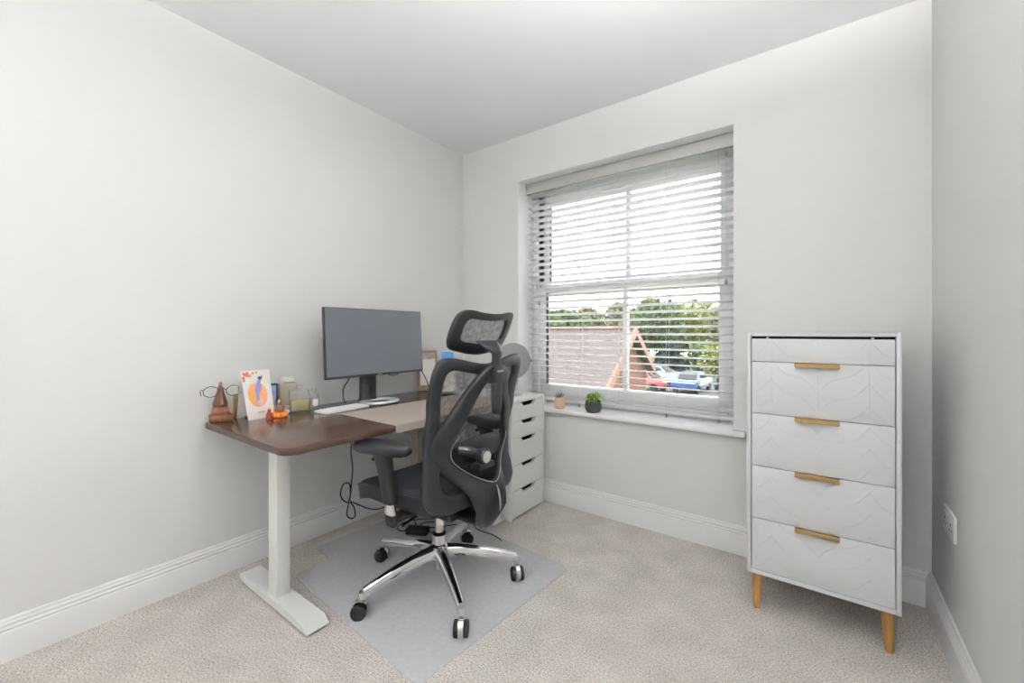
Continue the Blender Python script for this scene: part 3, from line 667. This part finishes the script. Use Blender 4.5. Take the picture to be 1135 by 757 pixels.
# --- tilt mechanism
s = MB(); s.box(-.12, .14, -.075, .075, .315, .375, .015); s.build('tilt_mechanism', M_black, ch)
MB().tube(cr([(.02, -.07, .345), (.02, -.16, .34), (.03, -.22, .335)], 5), .006, 8).build('lever', M_rubber, ch)
MB().tube(cr([(-.05, .07, .345), (-.05, .16, .34), (-.05, .22, .335)], 5), .006, 8).build('lever', M_rubber, ch)
# --- seat cushion
def seat_surface():
    NU, NV = 24, 22; top = []; bot = []
    for j in range(NV + 1):
        t = j / NV; x = -.285 + .49 * t
        e = 1 - abs(2 * t - 1) ** 6
        hwid = .247 * (1 - .30 * max(0, 1 - t / .16) ** 2.2 - .12 * max(0, (t - .8) / .2) ** 2)
        rt = []; rb = []
        for i in range(NU + 1):
            u = -1 + 2 * i / NU; y = u * hwid
            z = .470 + .016 * u * u * abs(u) - .055 * max(0, .28 - t) ** 2 / .0784 * 1.0 + .022 * max(0, t - .6)
            edge = max(abs(u) ** 10, abs(2 * t - 1) ** 14)
            z -= .020 * edge
            th = .072 - .012 * edge
            rt.append(Vector((x, y, z))); rb.append(Vector((x * .985, y * .98, z - th)))
        top.append(rt); bot.append(rb)
    return top, bot, NU, NV
top, bot, NU, NV = seat_surface()
s = MB(); vs = [v for r in top for v in r] + [v for r in bot for v in r]; w = NU + 1; n0 = w * (NV + 1); fs = []
for j in range(NV):
    for i in range(NU):
        a = j * w + i; fs += [(a, a + 1, a + w + 1, a + w), (n0 + a, n0 + a + w, n0 + a + w + 1, n0 + a + 1)]
edge = [i for i in range(w)] + [j * w + NU for j in range(1, NV + 1)] + [NV * w + i for i in range(NU - 1, -1, -1)] + [j * w for j in range(NV - 1, 0, -1)]
for k in range(len(edge)): a, c = edge[k], edge[(k + 1) % len(edge)]; fs.append((a, c, c + n0, a + n0))
s.add(vs, fs); seat = s.build('seat', M_fabric, ch, sharp=60); seat.data.materials.append(M_black)
for pg in seat.data.polygons:
    if pg.normal.z < .25: pg.material_index = 1
pipe = [top[0][i] for i in range(w)] + [top[j][NU] for j in range(1, NV + 1)] + [top[NV][i] for i in range(NU - 1, -1, -1)] + [top[j][0] for j in range(NV - 1, 0, -1)]
MB().tube([p + Vector((0, 0, -.002)) for p in pipe], .0045, 6, closed=True).build('piping', M_black, seat)
s = MB(); rslab(s, rrect(-.235, .17, -.20, .20, .07), .372, .418, .015); s.build('seat_pan', M_black, ch)
# --- backrest
def interp(x, tab):
    if x <= tab[0][0]: return tab[0][1]
    for (a, va), (b_, vb) in zip(tab, tab[1:]):
        if x <= b_:
            t = (x - a) / (b_ - a); t = t * t * (3 - 2 * t); return va + (vb - va) * t
    return tab[-1][1]
WTAB = [(.30, .235), (.42, .225), (.55, .20), (.66, .202), (.80, .228), (.98, .268)]
def wf(u, v): return interp(v, WTAB) - .35 * u * u
def wtd(u, v):
    k = min(1, max(0, (.66 - v) / .2)); k = k * k * (3 - 2 * k); return wf(u, v) + .048 + .045 * k - (.75 + 3.6 * k) * u * u - .7 * max(0, .40 - v)
def sgp(x, p): return math.copysign(abs(x) ** p, x)
def band(outer, inner, surf, T, per=10, K=14, pw=.6):
    O = cr(outer, per, True); I = cr(inner, per, True); secs = []
    for (ou, ov), (iu, iv) in zip(O, I):
        q = []
        for k in range(K):
            a = 2 * PI * k / K; sx = .5 + .5 * sgp(math.cos(a), pw); of = T / 2 * sgp(math.sin(a), pw)
            u = iu + (ou - iu) * sx; v = iv + (ov - iv) * sx; q.append(Vector((surf(u, v) + of, u, v)))
        secs.append(q)
    secs.append(secs[0]); return secs
def mirr(half): return half + [(-u, v) for u, v in half[-2:0:-1]]
fo = mirr([(0, .956), (-.08, .966), (-.17, .984), (-.222, .984), (-.248, .958), (-.257, .90), (-.250, .74), (-.246, .60), (-.252, .53), (-.258, .485), (-.244, .437), (-.200, .410), (-.10, .404), (0, .404)])
fi = mirr([(0, .912), (-.08, .922), (-.155, .937), (-.190, .935), (-.206, .915), (-.208, .87), (-.199, .74), (-.184, .60), (-.184, .54), (-.184, .515), (-.172, .482), (-.136, .464), (-.08, .459), (0, .459)])
s = MB(); s.sweep_section(band(fo, fi, wf, .028, pw=.5), caps=False); bk = s.build('backrest_frame', M_black2, ch, sharp=60)
# mesh panel
O = cr(mirr([((a[0] + b_[0]) / 2, (a[1] + b_[1]) / 2) for a, b_ in zip(fo[:14], fi[:14])]), 6, True)
vs = []; fs = []; rings = 9; cu, cv = 0, .66
for r in range(rings + 1):
    for u, v in O:
        t = 1 - r / rings; uu = cu + (u - cu) * t; vv = cv + (v - cv) * t; vs.append((wf(uu, vv) - .006, uu, vv))
n = len(O)
for r in range(rings):
    for i in range(n): j = (i + 1) % n; fs.append((r * n + i, r * n + j, (r + 1) * n + j, (r + 1) * n + i))
MB().add(vs, fs).build('backrest_mesh', M_mesh, ch, sharp=80)
# teardrop spine frame
to = mirr([(0, .955), (-.045, .948), (-.085, .915), (-.142, .831), (-.205, .728), (-.229, .660), (-.226, .613), (-.196, .575), (-.145, .522), (-.100, .464), (-.078, .395), (-.060, .345), (-.032, .322), (0, .316)])
ti = mirr([(0, .915), (-.018, .905), (-.046, .875), (-.095, .784), (-.132, .712), (-.163, .657), (-.166, .632), (-.148, .595), (-.120, .565), (-.094, .546), (-.07, .528), (-.045, .516), (-.02, .506), (0, .502)])
s = MB(); s.sweep_section(band(to, ti, wtd, .030, pw=.5), caps=False); sp = s.build('spine_frame', M_black, ch, sharp=60)
half = cr([(-.125, .712), (-.160, .660), (-.164, .632), (-.146, .596), (-.094, .549), (-.045, .519), (0, .505), (.045, .519), (.094, .549), (.146, .596), (.164, .632), (.160, .660)], 6)
MB().tube([Vector((wtd(u, v) + .0165, u, v - .003)) for u, v in half], .0015, 6).build('silver_edging', M_satin, sp)
MB().tube([Vector((wtd(0, v) + .0172, 0, v)) for v in (.493, .47, .44, .41, .393)], [.001, .0035, .004, .0035, .001], 8).build('silver_slit', M_satin, sp)
# lumbar support with knob
s = MB(); secs = []
for i in range(21):
    u = -.155 + .31 * i / 20; h = .055 - .020 * (abs(u) / .155) ** 2; q = []
    for k in range(12):
        a = 2 * PI * k / 12; vz = .612 + h * sgp(math.sin(a), .7); q.append(Vector((wf(u, vz) + .020 - .3 * u * u + .010 * sgp(math.cos(a), .7), u, vz)))
    secs.append(q)
s.sweep_section(secs); lu = s.build('lumbar_support', M_black, ch, sharp=60)
KM = Matrix(((0, 0, 1), (1, 0, 0), (0, 1, 0)))
MB().tube(cr([(.235, -.125, .640), (.262, -.10, .634), (.275, -.065, .616)], 5), [.018] * 11, 10).build('knob_arm', M_black, lu)
MB().lathe([(.014, -.06), (.018, -.012), (.027, -.002), (.030, .004), (.030, .026), (.027, .030), (0, .030)], 24, (.288, -.060, .612), KM).build('lumbar_knob', M_black2, lu)
MB().lathe([(0, .0302), (.022, .0302), (.022, .032), (0, .0325)], 20, (.288, -.060, .612), KM).build('knob_cap', mat('pale_knob_cap', (188, 188, 182), .4), lu)
MB().box(.235, .285, -.06, .03, .548, .575, .008).build('lumbar_bracket', M_black, lu)
# back upright linking seat mechanism and spine
MB().tube(cr([(.10, 0, .345), (.20, 0, .335), (.27, 0, .345), (.285, 0, .40)], 6), [.042, .042, .042, .042, .042, .042, .04, .04, .04, .04, .04, .038, .038, .036, .034, .03, .03, .03, .02][:19], 12, flat=.6).build('back_bracket', M_black, ch)
# --- headrest
MB().box(.283, .335, -.030, .030, .882, .955, .006).build('headrest_socket', M_black2, ch)
MB().box(.3352, .3362, -.018, .020, .926, .933).build('socket_stripe', M_satin, ch, smooth=False)
secs = []
for z, h, d in ((.764, .010, .010), (.770, .018, .014), (.80, .022, .016), (.86, .024, .016), (.90, .024, .016)):
    secs.append([Vector((.316 + d * sgp(math.cos(2 * PI * k / 14), .7), h * sgp(math.sin(2 * PI * k / 14), .7), z)) for k in range(14)])
s = MB(); s.sweep_section(secs); s.build('headrest_slider', M_black2, ch, sharp=60)
secs = []
for x, z, h, d in ((.312, .94, .021, .013), (.316, .975, .020, .013), (.318, .995, .022, .015), (.306, 1.012, .040, .018), (.284, 1.030, .056, .016), (.262, 1.046, .060, .010)):
    secs.append([Vector((x + d * sgp(math.cos(2 * PI * k / 14), .7), h * sgp(math.sin(2 * PI * k / 14), .7), z)) for k in range(14)])
s = MB(); s.sweep_section(secs); s.build('headrest_arm', M_black2, ch, sharp=60)
def wh(u, v): return .262 + .50 * (v - 1.08) - .9 * u * u
ho = mirr([(0, 1.150), (-.06, 1.153), (-.11, 1.160), (-.148, 1.157), (-.168, 1.134), (-.173, 1.08), (-.167, 1.04), (-.146, 1.014), (-.10, 1.002), (-.05, .992), (0, .988)])
hi = mirr([(0, 1.122), (-.05, 1.124), (-.090, 1.128), (-.110, 1.125), (-.122, 1.109), (-.124, 1.08), (-.122, 1.058), (-.110, 1.047), (-.085, 1.041), (-.045, 1.036), (0, 1.034)])
s = MB(); s.sweep_section(band(ho, hi, wh, .020, pw=.5), caps=False); hd = s.build('headrest_frame', M_black2, ch, sharp=60)
O = cr(hi, 6, True); O = [(u * 1.12, 1.08 + (v - 1.08) * 1.12) for u, v in O]; n = len(O); vs = []; fs = []
for r in range(5):
    for u, v in O: t = 1 - r / 4; uu = u * t; vv = 1.08 + (v - 1.08) * t; vs.append((wh(uu, vv) - .004, uu, vv))
for r in range(4):
    for i in range(n): j = (i + 1) % n; fs.append((r * n + i, r * n + j, (r + 1) * n + j, (r + 1) * n + i))
MB().add(vs, fs).build('headrest_mesh', M_mesh, ch, sharp=80)
# --- armrests
for sg in (-1, 1):
    ay = sg * .295
    MB().box(.045, .105, min(sg * .06, ay), max(sg * .06, ay), .384, .404, .006).build('arm_bracket', M_black, ch)
    s = MB(); secs = []
    for z, cx_, hx, hy in ((.372, .074, .022, .013), (.380, .074, .026, .017), (.412, .071, .027, .018)):
        secs.append([Vector((cx_ + hx * sgp(math.cos(2 * PI * k / 16), .7), ay + hy * sgp(math.sin(2 * PI * k / 16), .7), z)) for k in range(16)])
    s.sweep_section(secs); s.build('arm_foot', M_rubber, ch, sharp=60)
    s = MB(); secs = []
    for z, cx_, hx, hy in ((.410, .0705, .0235, .015), (.456, .0635, .0235, .015)):
        secs.append([Vector((cx_ + hx * sgp(math.cos(2 * PI * k / 16), .7), ay + hy * sgp(math.sin(2 * PI * k / 16), .7), z)) for k in range(16)])
    s.sweep_section(secs); s.build('arm_chrome_post', M_chrome, ch, sharp=60)
    s = MB(); secs = []
    for z, cx_, hx, hy in ((.452, .0645, .027, .019), (.50, .055, .029, .021), (.56, .040, .032, .022), (.606, .026, .038, .024), (.618, .020, .044, .026), (.626, .020, .05, .028)):
        secs.append([Vector((cx_ + hx * sgp(math.cos(2 * PI * k / 16), .7), ay + hy * sgp(math.sin(2 * PI * k / 16), .7), z)) for k in range(16)])
    s.sweep_section(secs); post = s.build('arm_post', M_black, ch, sharp=60)
    MB().box(-.036, -.018, ay - .010, ay + .010, .592, .604, .003).build('height_button', M_black, post)
    mt = Matrix.Translation((.020, ay, 0)) @ Matrix.Rotation(math.radians(12) * (-sg), 4, 'Z')
    s = MB(); secs = []
    for z, k1 in ((.624, .55), (.630, .80), (.638, .95), (.650, 1.0), (.660, .98), (.667, .90), (.670, .75), (.671, .4)):
        q = []
        for k in range(28):
            a = 2 * PI * k / 28; x = .130 * k1 ** .5 * sgp(math.cos(a), .75); y = .047 * k1 * sgp(math.sin(a), .75) * (1 + .12 * math.cos(a) * -1)
            q.append(mt @ Vector((x, y, z + .006 * (x / .13) ** 2 * (-1 if x < 0 else 0))))
        secs.append(q)
    s.sweep_section(secs); s.build('arm_pad', M_rubber if False else mat('soft_black_arm_pad', (32, 33, 36), .32, var=.1), ch, sharp=60)
for o in ch.children:
    o.location.z += OZ
    if o.name.split('.')[0] in ('arm_foot', 'arm_chrome_post', 'arm_post', 'arm_pad', 'arm_bracket'): o.location.x -= .012

# ------------------------------------------------------------------ tall chest of drawers
KX0, KX1, KY0, KY1, KZ0, KZ1 = 1.922, 2.367, -.44, -.035, .147, 1.0768
kc = thing('chest_of_drawers', ((KX0 + KX1) / 2, (KY0 + KY1) / 2, 0), 'tall pale grey chest of drawers with brass strip handles and wooden legs', 'chest of drawers')
kx, ky = kc.location.x, kc.location.y
def kb_(name, q, m, par=kc, bev=.0015): return MB().box(q[0] - kx, q[1] - kx, q[2] - ky, q[3] - ky, q[4], q[5], bev).build(name, m, par)
TH = .0135
kb_('side_panel', (KX0, KX0 + TH, KY0, KY1, KZ0, KZ1), M_chest); kb_('side_panel', (KX1 - TH, KX1, KY0, KY1, KZ0, KZ1), M_chest)
kb_('top', (KX0 + TH, KX1 - TH, KY0 + .001, KY1, KZ1 - .014, KZ1 - .001), M_chest); kb_('bottom', (KX0 + TH, KX1 - TH, KY0 + .001, KY1, KZ0, KZ0 + .015), M_chest)
kb_('back_panel', (KX0 + TH, KX1 - TH, KY1 - .008, KY1 - .001, KZ0 + .015, KZ1 - .014), M_chest)
kb_('carcass_interior', (KX0 + TH, KX1 - TH, KY0 + .03, KY0 + .035, KZ0 + .015, KZ1 - .014), M_dark)
KE = [1.0545, .9655, .766, .564, .362, .1635]
fx0, fx1 = KX0 + TH + .0025, KX1 - TH - .0025; fc = (fx0 + fx1) / 2; FY = KY0 + .004
stems = [fc - .142, fc, fc + .142]
def pattern(zlo, zhi):
    """raised petal lines across one drawer front: stems with S-shaped arcs falling away on both sides"""
    lines = []
    for i, sx in enumerate(stems):
        for zt in [1.125 - .074 * q for q in range(13)] if i != 1 else []:
            for sg in (-1, 1):
                pts = []
                for k in range(37):
                    t = k / 36; pts.append((sx + sg * .142 * t, zt - .120 * (t + .115 * math.sin(2 * PI * t))))
                lines.append(pts)
        if i < 3: lines.append([(sx, .80 + k * .01) for k in range(30)])
    out = []
    for pts in lines:
        run = []
        for x, z in pts:
            if fx0 + .003 < x < fx1 - .003 and zlo + .003 < z < zhi - .003: run.append((x, z))
            else:
                if len(run) > 2: out.append(run)
                run = []
        if len(run) > 2: out.append(run)
    return out
for i in range(5):
    zt, zb = KE[i] - .0012, KE[i + 1] + .0012
    dr = kb_('drawer' if i else 'top_panel', (fx0, fx1, FY, FY + .018, zb, zt), M_chest, bev=.001)
    s = MB()
    for run in pattern(zb, zt): s.tube([(x - kx, FY + .0003 - ky, z) for x, z in run], .0011, 5, flat=1)
    s.build('relief_lines', M_chest, dr)
    if i:
        hx0, hx1 = fc - .068, fc + .062
        h = MB(); h.box(hx0 - kx, hx1 - kx, FY - .016 - ky, FY - .0002 - ky, zt - .0015, zt + .0005, .0004, 1); h.box(hx0 - kx, hx1 - kx, FY - .018 - ky, FY - .0155 - ky, zt - .014, zt + .0005, .0006, 1)
        h.build('handle', M_gold, dr)
for x in (fx0 + .048, fx1 - .06): kb_('top_clip', (x, x + .008, FY + .002, FY + .01, KE[0], KE[0] + .006), M_white)
for x, sx in ((1.955, -1), (2.336, 1)):
    for y, sy in ((-.398, -1), (-.080, 1)):
        s = MB(); secs = []
        for z, r in ((0, .0115), (.004, .0125), (.08, .0165), (KZ0 - .0005, .0205)):
            o_ = (1 - z / KZ0) * .004
            secs.append([Vector((x + sx * o_ + r * math.cos(2 * PI * k / 16) - kx, y + sy * o_ + r * math.sin(2 * PI * k / 16) - ky, z)) for k in range(16)])
        s.sweep_section(secs); s.build('leg', M_oak, kc)

# ------------------------------------------------------------------ fill lamps added out of view to brighten the room
fl = thing('added_fill_uplighter', (1.75, -4.25, 0), 'added unseen fill lamp, a white floor uplighter with a wide open bowl', 'added fill lamp')
MB().lathe([(0, 0), (.15, 0), (.15, .012), (.02, .03), (.012, .04), (.012, 1.20), (0, 1.20)], 32).build('stand', M_deskmetal, fl)
MB().lathe([(.012, 1.20), (.08, 1.205), (.20, 1.23), (.285, 1.29), (.29, 1.29), (.205, 1.222), (.08, 1.195), (0, 1.19)], 48).build('bowl_shade', M_deskmetal, fl)
MB().lathe([(0, 1.262), (.235, 1.262), (.235, 1.268), (0, 1.270)], 48).build('fill_lamp_disc', mat('fill_lit_disc', (253, 252, 252), .5, var=0, emit=FILL_LAMP_STRENGTH), fl)

ws = thing('added_fill_wall_light', (RW, -1.95, 1.75), 'added unseen fill lamp, a white bowl on the right-hand wall', 'added fill lamp')  # invented fitting, unseen, added as fill for right wall and ceiling
MB().box(-.014, -.001, -.04, .04, -.06, .06, .004).build('back_plate', M_deskmetal, ws)
MB().tube([(-.012, 0, -.03), (-.10, 0, -.03), (-.15, 0, -.018)], .008, 8).build('arm', M_deskmetal, ws)
MB().lathe([(0, -.02), (.05, -.018), (.11, 0), (.135, .060), (.139, .060), (.114, -.006), (.05, -.026), (0, -.028)], 40, (-.155, 0, 0)).build('bowl', M_deskmetal, ws)
MB().lathe([(0, .012), (.115, .012), (.115, .016), (0, .017)], 40, (-.155, 0, 0)).build('fill_lamp_disc', mat('fill_lit_wall_disc', (253, 252, 252), .5, var=0, emit=FILL_SCONCE_STRENGTH), ws)

# ------------------------------------------------------------------ outside
GZ = -3.3
M_road = mat('tarmac', (89, 86, 86), .9, var=.15, scale=2)
M_grass = mat('lawn', (89, 101, 52), .95, var=.35, scale=4)
struct(MB().box(-45, 25, 2.0, 90, GZ - .3, GZ).build('ground_outside', M_grass, smooth=False))
struct(MB().box(-30, 10, 27.0, 40, GZ, GZ + .02).build('road_outside', M_road, smooth=False))
struct(MB().box(-30, 10, 26.2, 26.8, GZ, GZ + .08).build('pavement_outside', mat('pale_paving', (119, 113, 109), .9, var=.1, scale=3), smooth=False))
# neighbouring house: gabled tiled roof seen from the upper floor
def tiles_mat():
    m = bpy.data.materials.new('roof_tiles'); m.use_nodes = True
    n = m.node_tree.nodes; l = m.node_tree.links; b_ = n['Principled BSDF']; b_.inputs['Roughness'].default_value = .85
    t = n.new('ShaderNodeTexCoord'); br = n.new('ShaderNodeTexBrick'); br.inputs['Scale'].default_value = 3
    br.inputs['Color1'].default_value = lin(82, 70, 67); br.inputs['Color2'].default_value = lin(70, 62, 60); br.inputs['Mortar'].default_value = lin(51, 46, 45)
    l.new(t.outputs['Object'], br.inputs['Vector']); l.new(br.outputs['Color'], b_.inputs['Base Color']); return m
M_tile = tiles_mat()
hs = thing('house', (-10.3, 14.6, GZ), 'neighbouring low house with brown tiled roof outside the window', 'house', rz=math.radians(8))
M_brick = mat('red_brick', (101, 65, 52), .9, var=.25, scale=8)
HL, HD, EH, RHH = 6.0, 4.6, 2.5, 4.55
MB().box(-HL, HL - .3, -HD + .4, HD - .4, 0, EH).build('brick_walls', M_brick, hs, smooth=False)
mtg = Matrix(((0, 0, 1, 0), (1, 0, 0, 0), (0, 1, 0, 0), (0, 0, 0, 1)))
MB().prism([(-HD + .4, EH), (HD - .4, EH), (0, RHH - .25)], HL - .6, HL - .3, mtg).build('gable', M_brick, hs, smooth=False)
for sg in (-1, 1):
    MB().prism([(sg * (HD), EH - .05), (0, RHH), (0, RHH - .15), (sg * HD, EH - .2)], -HL, HL, mtg).build('roof_slope', M_tile, hs, smooth=False)
MB().box(-HL, HL, -.12, .12, RHH - .05, RHH + .08, .03).build('ridge', M_brick, hs)
for sg in (-1, 1):
    MB().prism([(sg * (HD + .02), EH - .02), (0, RHH + .05), (0, RHH - .3), (sg * (HD + .02), EH - .35)], HL, HL + .1, mtg).build('verge_board', mat('terracotta', (124, 88, 72), .8), hs, smooth=False)
for x in (-4, -1.5, 1.5, 4):
    w_ = MB().box(x - .6, x + .6, -HD + .34, -HD + .44, .9, 2.0).build('house_window', M_white, hs, smooth=False); MB().box(x - .52, x + .52, -HD + .32, -HD + .335, .98, 1.92).build('pane', M_dark, w_, smooth=False)

def leafy(name, loc, rx, rz, zc, n, size, cols, label, trunk=True, cone=False, group=None, cat='tree', ry=1.0):
    t = thing(name, loc, label, cat, group=group); rnd = random.Random(hash((loc[0], loc[1])) & 0xffff)
    vs = []; fs = []
    blobs = [(rnd.uniform(-.55, .55) * rx, rnd.uniform(-.55, .55) * rx, zc + rnd.uniform(-.55, .55) * rz, rnd.uniform(.38, .62)) for _ in range(9)]
    for i in range(n):
        if cone:
            h = rnd.random() ** 1.3; r = rx * (1 - h) * math.sqrt(rnd.uniform(.35, 1)); a = rnd.uniform(0, 2 * PI); c = Vector((r * math.cos(a), r * math.sin(a), .3 + h * rz * 2))
        else:
            bx_, by_, bz_, br_ = blobs[i % len(blobs)]; d_ = Vector((rnd.gauss(0, 1), rnd.gauss(0, 1), rnd.gauss(0, 1))).normalized() * rnd.uniform(.75, 1.05)
            c = Vector((bx_ + d_.x * rx * br_, (by_ + d_.y * rx * br_) * ry, bz_ + d_.z * rz * br_))
            if c.z < .05: c.z = .05 + rnd.random() * .3
        a = Vector((rnd.gauss(0, 1), rnd.gauss(0, 1), rnd.gauss(0, 1))).normalized(); b_ = a.orthogonal().normalized(); q = size * rnd.uniform(.6, 1.2)
        o = len(vs); vs += [c - a * q, c + b_ * q * .55, c + a * q, c - b_ * q * .55]; fs.append((o, o + 1, o + 2, o + 3))
    me = bpy.data.meshes.new('foliage'); me.from_pydata([tuple(v) for v in vs], [], fs); me.materials.append(cols); link('foliage', me, t)
    if trunk:
        top_ = zc if not cone else rz * 1.6
        tr_ = MB().tube(cr([(0, 0, 0), (.05, .03, top_ * .4), (0, .05, top_)], 5), [.16 + .0 * k - .009 * k for k in range(11)], 8).build('trunk', mat('bark', (84, 72, 62), .9, var=.4), t)
        if not cone:
            for k in range(5):
                a = k * 1.26; MB().tube([(0, .03, top_ * .55), (rx * .3 * math.cos(a), rx * .3 * math.sin(a), top_ * .85), (rx * .5 * math.cos(a), rx * .5 * math.sin(a), top_ * 1.1)], [.07, .05, .02], 6).build('branch', mat('bark', (84, 72, 62), .9), t)
    return t
G1 = mat('foliage_light', (113, 121, 63), .8, var=.4, scale=2); G2 = mat('foliage_mid', (82, 97, 57), .8, var=.4, scale=2); G3 = mat('foliage_dark', (43, 57, 52), .8, var=.4, scale=2); G4 = mat('foliage_olive', (98, 101, 70), .8, var=.4, scale=2)
GR = 'trees beyond the neighbouring house'
leafy('tree', (-22.5, 31.0, GZ), 2.8, 2.2, 3.6, 2600, .30, G1, 'yellow-green tree at the left end of the view', group=GR)
leafy('tree', (-19.8, 38.0, GZ), 3.0, 2.6, 4.6, 2600, .32, G2, 'round mid-green tree left of the window centre bar', group=GR)
leafy('tree', (-16.2, 41.5, GZ), 2.5, 2.8, 5.0, 2600, .32, G4, 'olive-green tree behind the window centre bar', group=GR)
leafy('tree', (-13.2, 49.0, GZ), 2.5, 2.9, 5.2, 2600, .32, G2, 'leafy green tree above the roof end', group=GR)
leafy('tree', (-6.2, 49.5, GZ), 2.9, 3.2, 5.4, 2600, .32, G4, 'tall olive tree behind the parked cars', group=GR)
for k, (tx, ty, rx_, zc_, g_, lb) in enumerate(((-27.5, 46.0, 3.0, 4.4, G2, 'green tree low over the left end of the tiled roof'), (-22.8, 50.5, 3.2, 5.2, G4, 'olive tree seen above the tiled roof ridge'), (-11.0, 57.5, 3.4, 6.0, G1, 'tall pale green tree far behind the parked cars'), (-2.2, 45.0, 2.6, 5.2, G2, 'green tree rising behind the dark conifer'), (-18.6, 58.0, 3.4, 6.4, G2, 'distant round tree behind the window centre bar'))):
    leafy('tree', (tx, ty, GZ), rx_, 2.9, zc_, 2600, .34, g_, lb, group=GR)
leafy('hedge', (-12.0, 70.0, GZ), 17.0, 3.4, 3.4, 9000, .5, G2, 'long green hedge line closing off the far view', False, cat='hedge', ry=.18)
leafy('conifer', (-2.4, 31.5, GZ), 1.7, 3.2, 3.0, 3000, .26, G3, 'dark conifer at the right edge of the window view', cone=True, group=GR)
leafy('shrub', (-4.6, 37.5, GZ), 1.8, 1.7, 1.7, 1800, .22, G1, 'bright yellow-green shrub left of the dark conifer', False, group='shrubs by the road', cat='shrub')
leafy('shrub', (-10.3, 41.5, GZ), 1.9, 1.9, 1.9, 2000, .24, G3, 'dark green shrub behind the pale blue car', False, group='shrubs by the road', cat='shrub')
leafy('shrub', (-7.2, 42.0, GZ), 1.7, 1.9, 1.9, 2000, .24, G2, 'green shrub between the dark shrub and yellow-green one', False, group='shrubs by the road', cat='shrub')

def car(loc, rz, rgb, label):
    t = thing('car', loc, label, 'car', rz=rz, group='cars parked on the road'); pm = mat('car_paint_%d_%d_%d' % rgb, rgb, .25, var=.03, coat=.5)
    side = [(-2.1, .35), (-2.15, .75), (-1.9, .92), (-1.2, .98), (-.65, 1.42), (.75, 1.45), (1.55, 1.0), (2.0, .9), (2.1, .6), (2.05, .35)]
    secs = []
    for y, k in ((-.86, .93), (-.82, 1), (.82, 1), (.86, .93)): secs.append([Vector((x, y * (1 if z < 1 else .82), .35 + (z - .35) * k)) for x, z in side])
    s = MB(); s.sweep_section(secs); s.build('car_body', pm, t, sharp=30)
    for sy in (-1, 1): MB().prism([(-1.0, 1.0), (-.6, 1.34), (.7, 1.36), (1.3, 1.02)], sy * .78 - .01, sy * .78 + .03, Matrix(((1, 0, 0, 0), (0, 0, 1, 0), (0, 1, 0, 0), (0, 0, 0, 1)))).build('side_window', M_dark, t, smooth=False)
    MB().add([(-1.22, -.62, 1.0), (-1.22, .62, 1.0), (-.70, .58, 1.41), (-.70, -.58, 1.41), (-1.25, -.62, 1.02), (-1.25, .62, 1.02), (-.73, .58, 1.43), (-.73, -.58, 1.43)], [(0, 1, 2, 3), (4, 5, 6, 7), (0, 1, 5, 4), (1, 2, 6, 5), (2, 3, 7, 6), (3, 0, 4, 7)]).build('windscreen', M_dark, t, smooth=False)
    for x in (-1.3, 1.3):
        for sy in (-1, 1): MB().lathe([(0, -.1), (.3, -.1), (.32, -.07), (.32, .07), (.3, .1), (0, .1)], 18, (x, sy * .76, .32), Matrix(((1, 0, 0), (0, 0, 1), (0, 1, 0)))).build('wheel', M_rubber, t)
    return t
car((-5.6, 30.8, GZ + .02), math.radians(85), (52, 76, 116), 'blue car parked on the road outside')
car((-8.9, 29.4, GZ + .02), math.radians(172), (130, 63, 60), 'red car parked on the road outside')
car((-9.6, 35.2, GZ + .02), math.radians(170), (116, 133, 151), 'pale blue car parked on the road outside')
